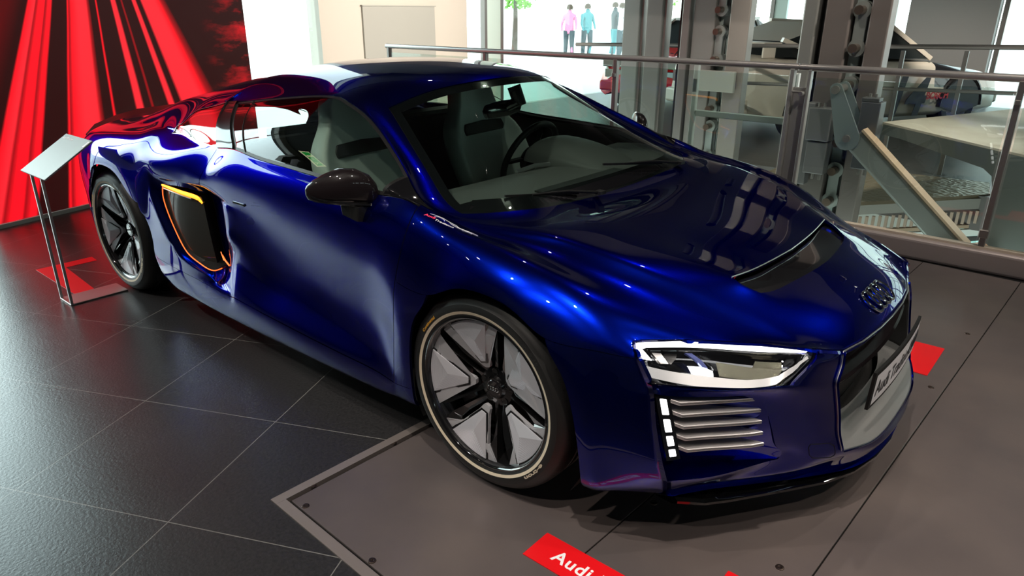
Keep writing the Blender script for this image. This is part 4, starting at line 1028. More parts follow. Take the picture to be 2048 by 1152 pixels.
# ---- door mirrors
MS = [(-0.552,0.850,0.885,0.833),(-0.557,0.856,0.916,0.829),(-0.570,0.872,0.941,0.828),(-0.593,0.900,0.959,0.831),(-0.627,0.941,0.962,0.837),(-0.655,0.976,0.944,0.842),(-0.680,1.006,0.923,0.849),(-0.693,1.022,0.907,0.858),(-0.698,1.027,0.894,0.874)]
for side in (-1, 1):
    m = MB(); rows = []
    for k, (x, w, zt_, zb) in enumerate(MS):
        h = (zt_-zb)/2; c_ = (zt_+zb)/2; dp = [0.012,0.030,0.046,0.058,0.062,0.056,0.042,0.024,0.006][k]
        row = []
        for i in range(20):
            a = 2*PI*i/20; ca, sa = math.cos(a), math.sin(a)
            # front bulges, rear is flat with the glass
            fx = dp*(abs(ca)**0.8)*(1 if ca>0 else -0.35)
            if sa < -0.55: pass
            row.append(Vector((x+fx+0.01, side*(w+0.35*fx*0.3), c_+h*(abs(sa)**0.85)*(1 if sa>0 else -1))))
        rows.append(row)
    m.grid(rows, flip=(side>0), closed=True)
    m.add(rows[0], [tuple(range(20))[::side]]); m.add(rows[-1], [tuple(range(20))[::-side]])
    mr = pcar(m.build('door_mirror', M['carbon'], car, smooth=True)); mr['label'] = 'glossy carbon door mirror'
    m = MB(); rows = []
    for k, (x, w, zt_, zb) in enumerate(MS[1:-1]):
        k += 1; dp = [0.012,0.030,0.046,0.058,0.062,0.056,0.042,0.024,0.006][k]
        rows.append([Vector((x+dp*1.02+0.008, side*(w+0.12*dp), zb+0.019)), Vector((x+dp*1.10+0.008, side*(w+0.12*dp), zb+0.013)), Vector((x+dp*1.0+0.008, side*(w+.1*dp), zb+0.007))])
    m.grid(rows, flip=(side<0)); m.build('indicator_strip', M['gloss_black'], mr, smooth=True)
    m = MB(); rows = []
    up = [(-0.615,0.948,0.832),(-0.535,0.935,0.830),(-0.520,0.840,0.834),(-0.585,0.832,0.834)]
    lo = [(-0.610,0.946,0.806),(-0.540,0.938,0.792),(-0.528,0.880,0.778),(-0.590,0.880,0.800)]
    mi_ = [(a*0.45+b_*0.55) for a, b_ in ((0,0),)]
    rows = [[Vector((a,side*b_,c_+0.01)) for a,b_,c_ in up], [Vector((a,side*b_,c_)) for a,b_,c_ in lo]]
    m.grid(rows, flip=(side>0), closed=True); m.add(rows[0], [(0,1,2,3)]); m.add(rows[1], [(3,2,1,0)])
    m.build('mirror_foot', M['black'], mr, bevel=0.004)

# ---- side duct: carbon blade and orange light lines
def PP(pts): return [Vector(q) for q in pts]
for side in (-1, 1):
    def S_(q): return Vector((q[0], side*q[1], q[2]))
    # outer carbon panel
    L_ = [(-2.040,0.903,0.672),(-2.048,0.906,0.62),(-2.022,0.911,0.535),(-1.965,0.912,0.440),(-1.905,0.910,0.390)]
    R_ = [(-1.705,0.893,0.675),(-1.705,0.887,0.640),(-1.705,0.884,0.575),(-1.71,0.873,0.443),(-1.72,0.858,0.335)]
    m = MB(); rows = []
    for j in range(9):
        l = catmull(L_, j/8); r = catmull(R_, j/8)
        row = []
        for i in range(13):
            f = i/12; q = l.lerp(r, f); q.y += 0.012*math.sin(PI*f)*0.8
            row.append(Vector((q.x, side*q.y, q.z)))
        # returned front edge
        row.append(Vector((row[-1].x-0.012, row[-1].y-side*0.02, row[-1].z)))
        row.append(Vector((row[-1].x-0.05, row[-1].y-side*0.06, row[-1].z)))
        rows.append(row)
    m.grid(rows, flip=(side<0))
    bl = pcar(m.build('side_blade', M['blade'] if 'blade' in M else M.setdefault('blade', carbon_material('matt_carbon', (0.022,0.022,0.020), (0.040,0.040,0.036), 300)), car, smooth=True)); bl['label'] = 'dark carbon panel in the side duct'
    M['blade'].node_tree.nodes['Principled BSDF'].inputs['Coat Weight'].default_value = 0.5
    # inner duct walls
    m = MB()
    rim = [SIDE[14][3],SIDE[15][3],SIDE[16][3],SIDE[17][3],SIDE[17][4],SIDE[17][5],SIDE[17][6],SIDE[16][6],SIDE[15][6],SIDE[14][6],SIDE[14][5],SIDE[14][4]]
    rim = [S_(q) for q in rim]; cen = sum(rim, Vector())/len(rim)
    r2 = [q.lerp(cen,0.05)+Vector((0,-side*0.05,0)) for q in rim]; r3 = [q.lerp(cen,0.1)+Vector((0,-side*0.16,0)) for q in rim]
    m.grid([rim, r2, r3], closed=True, flip=(side>0)); m.add(r3, [tuple(range(12))[::side]])
    pcar(m.build('side_duct', M['black'], car))
    # light lines
    m = MB(); line = [S_(catmull([SIDE[17][3],SIDE[17][4],SIDE[17][5],SIDE[17][6],SIDE[16][6],SIDE[15][6],SIDE[14][6]], i/40))+Vector((0,side*0.002,0)) for i in range(41)]
    m.tube(line[:38], 0.0026, 8)
    o = pcar(m.build('side_light_line', M['led_orange'], car, smooth=True)); o['label'] = 'thin orange light line'
    m = MB(); tl = [S_(q) for q in ((-2.030,0.913,0.682),(-1.94,0.914,0.680),(-1.85,0.912,0.676),(-1.76,0.902,0.671),(-1.725,0.893,0.663),(-1.712,0.886,0.645))]
    m.tube(tl, [0.005,0.007,0.0085,0.0095,0.0095,0.007], 10)
    o = pcar(m.build('side_light_bar', M['led_amber'], car, smooth=True)); o['label'] = 'lit amber bar over the side duct'
    m = MB(); tl = [S_(q)+Vector((0,0,-0.0135)) for q in ((-2.020,0.913,0.682),(-1.94,0.915,0.680),(-1.85,0.913,0.676),(-1.775,0.905,0.671))]
    m.tube(tl, 0.0035, 8); pcar(m.build('side_bar_trim', M['satin'], car, smooth=True))
    m = MB(); m.tube([S_(q) for q in ((-1.66,0.860,0.405),(-1.61,0.875,0.395),(-1.56,0.885,0.385))], 0.0035, 8); m.tube([S_(q) for q in ((-1.665,0.862,0.42),(-1.625,0.874,0.392))], 0.002, 8)
    pcar(m.build('side_light_line', M['led_orange'], car, smooth=True))['label'] = 'short orange light line inside the duct'
    m = MB(); m.box((-1.36,side*0.905,0.706),(0.09,0.012,0.012)); pcar(m.build('door_handle', M['gloss_black'], car, bevel=0.004))

# ---- seams across the side glass
for side in (-1, 1):
    for nm, mt, a, b_ in (('glass_seam', M['black'], (-1.60,1.075), (-1.345,0.915)),):
        pts = []
        for i in range(9):
            f = i/8; q, nn = side_body(a[0]+(b_[0]-a[0])*f, a[1]+(b_[1]-a[1])*f, -0.001, side); pts.append(q)
        pcar(MB().tube(pts, 0.0022, 6).build(nm, mt, car, smooth=True))
# ---- rear spoiler
for side in (0,):
    m = MB(); prof = []
    xs = [(-3.36,0.735,0.752),(-3.41,0.66,0.795),(-3.43,0.52,0.833),(-3.45,0.38,0.855),(-3.46,0.0,0.868)]
    pts = [Vector((x,-w,z)) for x,w,z in xs] + [Vector((x,w,z)) for x,w,z in xs[::-1][1:]]
    rows = [[q+Vector((0.16,0,-0.012)) for q in pts],[q+Vector((0,0,0.004)) for q in pts],[q+Vector((-0.01,0,-0.004)) for q in pts],[q+Vector((0.02,0,-0.035)) for q in pts]]
    m.grid(rows); o = pcar(m.build('rear_spoiler', M['black'], car, smooth=True))
# ---- decal on the front wing
def wing_pt(u, v):
    # u to the front, v up; walks over the wing surface near the screen corner
    x = -0.275+u*0.98; y = -0.862+u*0.18+v*0.55
    q, nn = on_body(x, y, 0.0012)
    return q
def wing(px, py):
    # picture-like layout units: px right, py down, in millimetres on the panel
    return wing_pt(px*0.001, -py*0.001)
dec = pcar(tag(empty('wing_decal', (0,0,0), parent=car)))
bend_text('Audi', 0.021, M['decal_pink'], 'decal_word', dec, lambda u, v: wing_pt(u, v), -0.012, -0.010, bold=0.0007)
bend_text('Tradition', 0.019, M['white_print'], 'decal_word', dec, lambda u, v: wing_pt(u, v), 0.030, -0.017, bold=0.0003)
m = MB()
def dl(pts, r=0.0007):
    m.tube([wing_pt(*catmull2(pts, i/20)) for i in range(21)], r, 5)
def catmull2(pts, t):
    v = catmull([(a,b_,0) for a,b_ in pts], t); return v.x, v.y
dl([(0.0,0.014),(0.02,0.022),(0.04,0.032),(0.055,0.030),(0.075,0.028)])
dl([(0.075,0.028),(0.095,0.028),(0.100,0.018),(0.118,0.014),(0.122,0.020)])
dl([(0.12,0.014),(0.145,0.020),(0.165,0.014),(0.185,-0.002)])
dl([(0.02,0.006),(0.028,0.018),(0.040,0.022),(0.052,0.018),(0.056,0.008)])
dl([(0.128,-0.004),(0.138,0.008),(0.150,0.010),(0.160,0.004),(0.162,-0.006)])
dl([(0.072,0.020),(0.088,0.012),(0.108,0.010),(0.125,0.012)])
m.build('decal_outline', M['white_print'], dec)
# ------------------------------------------------------------------ wheels
def pol(r, deg, h=0.0):
    """wheel-local: deg clockwise from up, u = forward, v = up, h = outward"""
    a = R(deg); return Vector((r*math.sin(a), -h, r*math.cos(a)))
def face_h(r):
    t = max(0.0, min(1.0, (r-0.05)/(0.235-0.05))); return -0.055 + 0.045*t**0.7
def make_wheel(phase):
    """phase: angle of one grey sector"""
    wroot = empty('wheel')
    # tyre
    prof = [(0.2455,0.000),(0.2500,0.006),(0.258,0.008),(0.266,0.0125),(0.2755,0.0155),(0.287,0.0155),(0.2975,0.0130),(0.2985,0.0118),(0.308,0.008),(0.3185,-0.001),(0.3265,-0.014),(0.3300,-0.030)]
    W_T = 0.225
    mid = [(0.3310,-0.045),(0.3310,-0.062),(0.3250,-0.064),(0.3250,-0.072),(0.3312,-0.074),(0.3312,-0.098),(0.3250,-0.100),(0.3250,-0.109),(0.3312,-0.111)]
    mid2 = [(r,-0.222-h) for r,h in mid[::-1]]
    back = [(r,-0.222-h) for r,h in prof[::-1]]
    m = MB()
    Mw = Matrix(((1,0,0,0),(0,0,-1,0),(0,1,0,0),(0,0,0,1)))       # lathe z -> outward (-y)
    m.lathe(prof+mid+mid2+back, 96, Mw)
    ty = m.build('tyre', M['tyre'], wroot, smooth=True)
    # sipes in the shoulder
    m = MB()
    for k in range(64):
        a = 360*k/64
        p = [pol(0.3235,a,-0.006),pol(0.3300,a+0.6,-0.022),pol(0.3322,a+1.3,-0.044),pol(0.3322,a+1.7,-0.060)]
        q = [pol(0.3235,a+0.45,-0.006),pol(0.3300,a+1.05,-0.022),pol(0.3322,a+1.75,-0.044),pol(0.3322,a+2.15,-0.060)]
        m.grid([p,q])
    m.build('tread_grooves', M['seam'], wroot)
    m = MB(); m.lathe([(0.2665,0.0130),(0.2757,0.0160),(0.2757,0.0152),(0.2665,0.0120)], 96, Mw, closed=True); m.build('cream_stripe', M['stripe'], wroot, smooth=True)['label'] = 'cream stripe round the sidewall'
    def arc(body, size, r, a0, a1, mat, nm, bold):
        """letters along the sidewall from a0 to a1 (clockwise), tops outward"""
        c = D.curves.new('t','FONT'); c.body = body; c.size = size; c.offset = bold; c.resolution_u = 3
        o = D.objects.new('t', c); COL.objects.link(o)
        dg = bpy.context.evaluated_depsgraph_get(); me = D.meshes.new_from_object(o.evaluated_get(dg))
        COL.objects.unlink(o); D.objects.remove(o); D.curves.remove(c)
        xs = [v.co.x for v in me.vertices]; x0, x1 = min(xs), max(xs)
        for v in me.vertices:
            a = a0+(v.co.x-x0)/(x1-x0)*(a1-a0); rr = r+v.co.y; hh = 0.0164 if rr < 0.2925 else 0.0164-(rr-0.2925)*0.55
            v.co = pol(rr, a, hh)
        me.materials.clear(); me.materials.append(mat); me.name = nm
        return link_obj(nm, me, wroot)
    arc('225/40 R 19', 0.0135, 0.2835, 29, 51, M['lettering_black'] if 'lettering_black' in M else M.setdefault('lettering_black', new_mat('raised_rubber', (0.028,0.028,0.028), 0.25)), 'lettering', 0.0004)
    arc('e-tron', 0.0165, 0.2800, 119, 140, M['stripe'], 'lettering', 0.0006)
    arc('Continental', 0.0125, 0.2830, -59, -42, M['yellow_print'] if 'yellow_print' in M else M.setdefault('yellow_print', new_mat('orange_print', (0.62,0.30,0.03), 0.6)), 'lettering', 0.0004)
    # paler band behind the size marking
    # barrel
    m = MB(); m.lathe([(0.2500,0.006),(0.2470,0.004),(0.2440,-0.006),(0.238,-0.02),(0.232,-0.05),(0.225,-0.12),(0.222,-0.20)], 80, Mw)
    m.build('rim_barrel', M['dark_glossy'], wroot, smooth=True)
    m = MB(); m.lathe([(0.2575,0.0088),(0.2530,0.0100),(0.2490,0.0065),(0.2470,0.000)], 96, Mw); m.build('rim_flange', M['gloss_black'], wroot, smooth=True)
    # machined face: ring + five sectors, gaps left open
    m = MB()
    for k in range(5):
        c0 = phase+72*k
        outl = []
        for i in range(13): outl.append((0.2475, c0-36+6*i))
        right = [(0.2440,36),(0.2440,29.5),(0.192,19.0),(0.150,16.8),(0.100,11.6),(0.080,10.5)]
        pts = [(r, a) for r, a in outl]
        inner = [(r, c0+a) for r, a in right] + [(0.073,c0+6),(0.073,c0-6)] + [(r, c0-a) for r, a in right[::-1]]
        poly = pts + inner
        # triangulate as strips between outer ring and inner: use bmesh fill
        bm = bmesh.new(); vs = [bm.verts.new(pol(r, a, face_h(r))) for r, a in poly]
        f = bm.faces.new(vs); bmesh.ops.triangulate(bm, faces=[f], ngon_method='EAR_CLIP')
        bmesh.ops.subdivide_edges(bm, edges=[e for e in bm.edges if e.calc_length() > 0.02], cuts=4)
        for v in bm.verts:
            r = math.hypot(v.co.x, v.co.z); v.co.y = -face_h(r)
        bm.verts.index_update(); base = [v.co.copy() for v in bm.verts]
        fs = [tuple(v.index for v in f.verts) for f in bm.faces]
        m.add(base, fs)
        # side walls of the face
        top = [pol(r, a, face_h(r)) for r, a in poly]; bt = [pol(r, a, face_h(r)-0.012) for r, a in poly]
        m.grid([top, bt], closed=True)
        bm.free()
    m.build('wheel_face', M['machined'], wroot)['label'] = 'machined grey wheel face'
    for k in range(5):
        c0 = phase+72*k
        def outline(gr):
            o_ = [(0.2412, c0-18.9+37.8*i/8) for i in range(9)]
            if gr: o_ = [(0.2455, c0-20.9+41.8*i/8) for i in range(9)]
            i_ = [(0.0975,c0+6.0),(0.0965,c0),(0.0975,c0-6.0)]
            if gr: i_ = [(0.0915,c0+9.2),(0.0905,c0),(0.0915,c0-9.2)]
            return o_ + i_
        m = MB(); g_ = [pol(r, a, face_h(r)+0.0022) for r, a in outline(1)]
        cc = pol(0.175, c0, face_h(0.175)+0.0026)
        m.add([cc]+g_, [(0, i+1, (i+1)%len(g_)+1) for i in range(len(g_))]); 
        sh = m.build('insert_groove', M['gloss_black'], wroot)
        # insert: three facets meeting at a raised point, with fine steps
        m = MB(); ol = outline(0); n_ = len(ol)
        apex = pol(0.172, c0+1.5, face_h(0.172)+0.0072)
        rim_ = [pol(r, a, face_h(r)+0.0046) for r, a in ol]; low = [pol(r, a, face_h(r)+0.0018) for r, a in ol]
        rings = [low, rim_]; mats_ = []
        NS = 15
        for j in range(1, NS+1):
            f = j/NS*0.97
            rings.append([p.lerp(apex, f-0.006)+Vector((0,-0.00055,0)) for p in rim_])
            rings.append([p.lerp(apex, f) for p in rim_])
        m.grid(rings, closed=True); b0 = len(m.v); m.add([apex]+rings[-1], [(0,i+1,(i+1)%n_+1) for i in range(n_)])
        m.build('wheel_insert', M['insert'], wroot)['label'] = 'pale grey wheel insert with fine steps'
    # black twin spokes in the gaps
    for k in range(5):
        g0 = phase+36+72*k
        for sgn in (1,-1):
            pl = [(0.2442,6.5),(0.192,15.5),(0.187,13.5),(0.150,13.0),(0.100,17.0),(0.060,27.0),(0.045,24.0),(0.050,10.0),(0.100,6.0),(0.150,5.0),(0.200,6.0)]
            hh = [-0.001,-0.004,-0.010,-0.016,-0.018,-0.016,-0.014,-0.012,-0.006,-0.002,-0.001]
            pl = [(r, g0+sgn*a) for r, a in pl]
            top = [pol(r, a, face_h(r)+h-0.001) for (r, a), h in zip(pl, hh)]; bt = [pol(r, a, face_h(r)-0.035) for r, a in pl]
            m = MB(); m.grid([top, bt], closed=True, flip=(sgn>0))
            bm = bmesh.new(); vs = [bm.verts.new(p) for p in top]; f = bm.faces.new(vs if sgn>0 else vs[::-1]); bmesh.ops.triangulate(bm, faces=[f]); bm.verts.index_update()
            m.add([v.co.copy() for v in bm.verts], [tuple(v.index for v in f.verts) for f in bm.faces]); bm.free()
            m.build('spoke', M['dark_glossy'], wroot, bevel=0.0015, seg=2)['label'] = 'gloss black spoke'
        # ledge closing the outer end of the gap
        m = MB(); m.grid([[pol(0.2445, g0-7+14*i/4, -0.012) for i in range(5)],[pol(0.226, g0-7+14*i/4, -0.045) for i in range(5)],[pol(0.222, g0-7+14*i/4, -0.09) for i in range(5)]])
        m.build('rim_pocket', M['dark_glossy'], wroot, smooth=True)
    # hub and cap
    m = MB(); m.lathe([(0.0,-0.050),(0.034,-0.050),(0.036,-0.054),(0.040,-0.060),(0.064,-0.064),(0.070,-0.070),(0.072,-0.11)], 60, Mw); m.build('hub', M['dark_glossy'], wroot, smooth=True)
    for k in range(5):
        p = pol(0.0525, phase+12+72*k, 0); m = MB(); m.lathe([(0.0,0.0),(0.0105,0.0),(0.0125,0.0015)], 20, axis_matrix(p+Vector((0,0.0615,0)),(0,-1,0))); 
        m.build('bolt_hole', M['black'], wroot, smooth=True)
    m = MB(); m.lathe([(0.0,-0.0475),(0.026,-0.048),(0.029,-0.0505),(0.029,-0.056)], 40, Mw); cp = m.build('centre_cap', M['gloss_black'], wroot, smooth=True)
    m = MB()
    for k in range(4):
        cx = (k-1.5)*0.0098
        m.tube([Vector((cx+0.0068*math.cos(2*PI*i/24),0.0465,0.0068*math.sin(2*PI*i/24))) for i in range(24)], 0.0011, 6, closed=True)
    m.build('cap_rings', M['chrome'], wroot, smooth=True)
    # brake disc and caliper
    m = MB(); m.lathe([(0.06,-0.105),(0.175,-0.105),(0.175,-0.130),(0.06,-0.130)], 60, Mw, closed=True); m.build('brake_disc', M['brake'], wroot, smooth=True)
    m = MB(); rows = []
    for a in range(-128, -62, 8): rows.append([pol(0.115,a,-0.075),pol(0.120,a,-0.068),pol(0.190,a,-0.068),pol(0.198,a,-0.080),pol(0.198,a,-0.15),pol(0.115,a,-0.15)])
    m.grid(rows, closed=True); m.add(rows[0],[tuple(range(6))]); m.add(rows[-1],[tuple(range(6))[::-1]]); cal = m.build('brake_caliper', new_mat('caliper_grey', (0.07,0.07,0.075), 0.3, 0.6), wroot, smooth=True)
    m = MB(); m.lathe([(0.0,0.012),(0.004,0.012),(0.004,0.006),(0.007,0.006),(0.007,0.0)], 14, axis_matrix(pol(0.165,-118,-0.068),(0,-1,0))); m.build('bleed_screw', M['chrome'], wroot, smooth=True)
    m = MB(); m.lathe([(0.0,-0.22),(0.222,-0.22)], 40, Mw); m.build('inner_cover', M['black'], wroot)
    return wroot
# wheels are parts of the car: their pieces become sub-parts of one mesh-bearing wheel each
def place_wheel(src, loc, mirror=False, spin=0.0):
    r = src if not src.get('placed') else None
    if r is None:
        r = src.copy(); COL.objects.link(r)
        for ch in list(src.children):
            c = ch.copy(); COL.objects.link(c); c.parent = r
            for g in ch.children:
                d = g.copy(); COL.objects.link(d); d.parent = c
    r['placed'] = 1
    r.parent = car; r.matrix_parent_inverse = INV
    r.location = loc
    r.rotation_euler = (0, spin, PI if mirror else 0)
    return r
wf = make_wheel(-17.5)
place_wheel(wf, (0,-0.915,0.3312))
place_wheel(wf, (0,0.915,0.3312), mirror=True)
place_wheel(wf, (-2.65,-0.915,0.3312), spin=R(-12.0))
place_wheel(wf, (-2.65,0.915,0.3312), mirror=True)
for c in [o for o in D.objects if 'placed' in o]: del c['placed']
# wheel arch liners
for x in (0.02,-2.63):
    for side in (-1,1):
        m = MB(); rows = []
        for y in (0.905,0.55):
            rows.append([Vector((x+0.372*math.cos(PI*i/16-0.0)*1.02, side*y, 0.335+0.372*math.sin(PI*i/16))) for i in range(-3,20)])
        m.grid(rows, flip=(side<0)); 
        k = len(rows[1]); m.add(rows[1]+[Vector((x, side*0.55, 0.2))], [(k, i, i+1) for i in range(k-1)])
        pcar(m.build('wheel_arch_liner', M['rubber'], car, smooth=True))
m = MB(); m.box((-1.25,0,0.165),(3.6,1.1,0.03)); m.box((-1.23,0,0.165),(1.75,1.74,0.03)); m.box((0.50,0,0.17),(0.30,0.80,0.03)); pcar(m.build('underbody', M['rubber'], car))
# ------------------------------------------------------------------ cabin
def seat(y):
    s = empty('seat', (0,0,0), parent=car); pcar(s)
    # back: outline half widths by height
    lev = [(0.40,0.20),(0.50,0.235),(0.62,0.255),(0.74,0.262),(0.83,0.262),(0.90,0.235),(0.96,0.170),(1.00,0.140),(1.05,0.130),(1.085,0.120),(1.10,0.100)]
    m = MB(); rows = []
    for z, hw in lev:
        x0 = -0.985-(z-0.40)*0.52 if z < 0.95 else -0.985-0.286-(z-0.95)*0.25
        row = []
        for i in range(17):
            u = -1+2*i/16; bol = 0.055*max(0,(abs(u)-0.55)/0.45)**1.2 if z < 0.93 else 0.02*abs(u)**2
            row.append(Vector((x0+bol+0.05, y+u*hw, z)))
        for i in range(17):
            u = 1-2*i/16; row.append(Vector((x0-0.05+0.025*abs(u)**3, y+u*hw*0.985, z-0.01)))
        rows.append(row)
    m.grid(rows, closed=True); m.add(rows[-1], [tuple(range(34))])
    m.build('backrest', M['leather'], s, smooth=True, subsurf=1)
    m = MB(); rows = []
    for x, z in ((-0.95,0.40),(-0.80,0.36),(-0.60,0.37),(-0.48,0.40),(-0.44,0.36),(-0.46,0.28)):
        rows.append([Vector((x, y+(-1+2*i/12)*0.25, z+0.05*max(0,(abs(-1+2*i/12)-0.6)/0.4))) for i in range(13)])
    m.grid(rows); m.build('cushion', M['leather'], s, smooth=True)
    # dark belt opening across the shoulders
    m = MB(); z0 = 0.885
    m.prism([(-0.150,-0.028),(0.135,-0.020),(0.150,0.0),(0.142,0.034),(0.0,0.040),(-0.135,0.030),(-0.155,0.0)], -0.006, 0.010, Matrix(((0,-0.46,0.9,-1.182),(1,0,0,y),(0,0.9,0.46,z0),(0,0,0,1))))
    m.build('belt_opening', M['cabin_black'], s, bevel=0.008, seg=3)
    m = MB(); m.tube([Vector((-1.12,y-0.08,0.72)),Vector((-1.235,y-0.085,0.95)),Vector((-1.275,y-0.07,1.06))],0.0015,5); m.tube([Vector((-1.12,y+0.08,0.72)),Vector((-1.235,y+0.085,0.95)),Vector((-1.275,y+0.07,1.06))],0.0015,5)
    m.build('seam', M['leather_dark'], s)
    return s
seat(-0.39); seat(0.39)
# tub: floor, bulkhead, door cards
m = MB(); m.box((-0.75,0,0.22),(1.5,1.60,0.04)); m.box((-1.47,0,0.58),(0.05,1.56,0.70)); m.box((-0.7,0,0.38),(1.4,0.22,0.28)); pcar(m.build('cabin_tub', M['cabin_black'], car))
for side in (-1,1):
    m = MB(); rows = []
    for z, w in ((0.25,0.80),(0.50,0.815),(0.62,0.79),(0.66,0.80),(0.80,0.825),(0.865,0.840)):
        rows.append([Vector((x, side*w, z+(0.02 if z>.8 else 0)*(-(x+0.4)))) for x in (-0.34,-0.6,-0.9,-1.2,-1.48)])
    m.grid(rows, flip=(side<0)); dc = pcar(m.build('door_card', M['cabin_black'], car, smooth=True))
    m = MB(); m.box((-0.85,side*0.795,0.60),(0.85,0.03,0.16)); m.build('armrest', M['leather'], dc, bevel=0.02, seg=3)
m = MB(); m.box((-1.55,0,0.90),(0.10,1.2,0.10)); pcar(m.build('parcel_shelf', M['cabin_black'], car))
# dashboard
m = MB(); rows = []
for x, z in ((-0.14,0.775),(-0.22,0.792),(-0.36,0.805),(-0.50,0.808),(-0.62,0.795),(-0.665,0.765),(-0.66,0.70),(-0.60,0.55),(-0.52,0.42)):
    rows.append([Vector((x-0.10*abs(y)**3*1.2 if x>-0.3 else x, y, z+0.02*(abs(y)>0.6)+0.012*y*y)) for y in [(-0.78+1.56*i/26) for i in range(27)]])
m.grid(rows); db = pcar(m.build('dashboard', M['leather_dark'], car, smooth=True))
m = MB(); m.box((-0.30,0.02,0.8065),(0.060,0.56,0.006)); m.build('demister_vent', M['cabin_black'], db, bevel=0.002)
for k in range(4): pass
m = MB()
rows = []
for x, hw, h in ((-0.34,0.13,0.0),(-0.40,0.165,0.035),(-0.50,0.195,0.068),(-0.62,0.205,0.090),(-0.72,0.195,0.098),(-0.755,0.185,0.088),(-0.76,0.175,0.02)):
    rows.append([Vector((x, 0.375+hw*math.sin(-PI/2+PI*i/14), 0.800+h*max(0.0,math.cos(-PI/2+PI*i/14))**0.6)) for i in range(15)])
m.grid(rows); m.build('instrument_hood', M['leather_dark'], db, smooth=True, subsurf=1)
m = MB(); m.box((-0.635,0.02,0.755),(0.05,0.22,0.02)); m.tube([Vector((-0.62,-0.02,0.800)),Vector((-0.60,0.08,0.815)),Vector((-0.58,0.16,0.812))],0.010,8); m.build('dash_trim', M['satin'], db, smooth=True)
# steering wheel
sw = pcar(tag(empty('steering_wheel', (0,0,0), parent=car)))
Ms = axis_matrix((-0.865,0.375,0.775), (-0.92,0,0.40))
m = MB(); m.tube([Ms @ Vector((0.182*math.cos(2*PI*i/40),0.182*math.sin(2*PI*i/40),0)) for i in range(40)], 0.0155, 14, closed=True); m.build('wheel_rim', M['cabin_black'], sw, smooth=True)
m = MB(); m.lathe([(0.0,0.02),(0.055,0.016),(0.07,0.0),(0.06,-0.03)], 30, Ms)
for a in (0.0, PI, -PI/2):
    m.beam(Ms @ Vector((0.04*math.cos(a),0.04*math.sin(a),0)), Ms @ Vector((0.175*math.cos(a),0.175*math.sin(a),0)), 0.04, 0.012)
m.build('wheel_hub', M['cabin_black'], sw, smooth=True)
m = MB(); m.beam(Ms @ Vector((0.06,0.02,0.006)), Ms @ Vector((0.13,0.02,0.006)), 0.03, 0.01); m.beam(Ms @ Vector((-0.06,0.02,0.006)), Ms @ Vector((-0.13,0.02,0.006)), 0.03, 0.01); m.build('wheel_controls', M['satin'], sw)
# mirror inside
m = MB(); rows = []
for k, (y, h) in enumerate(((-0.125,0.010),(-0.12,0.028),(-0.06,0.034),(0.0,0.036),(0.06,0.034),(0.12,0.028),(0.125,0.010))):
    rows.append([Vector((-0.735+0.018*math.cos(2*PI*i/12)-y*0.12, y+0.02, 1.052+h*math.sin(2*PI*i/12))) for i in range(12)])
m.grid(rows, closed=True); m.add(rows[0],[tuple(range(12))]); m.add(rows[-1],[tuple(range(12))[::-1]])
m.tube([Vector((-0.71,0.03,1.060)),Vector((-0.66,0.04,1.09)),Vector((-0.68,0.03,1.150))],[0.018,0.034,0.03],10)
pcar(m.build('interior_mirror', M['gloss_black'], car, smooth=True))
m = MB(); m.box((-1.15,0,1.150),(0.50,0.70,0.012)); pcar(m.build('headliner', M['cabin_black'], car))
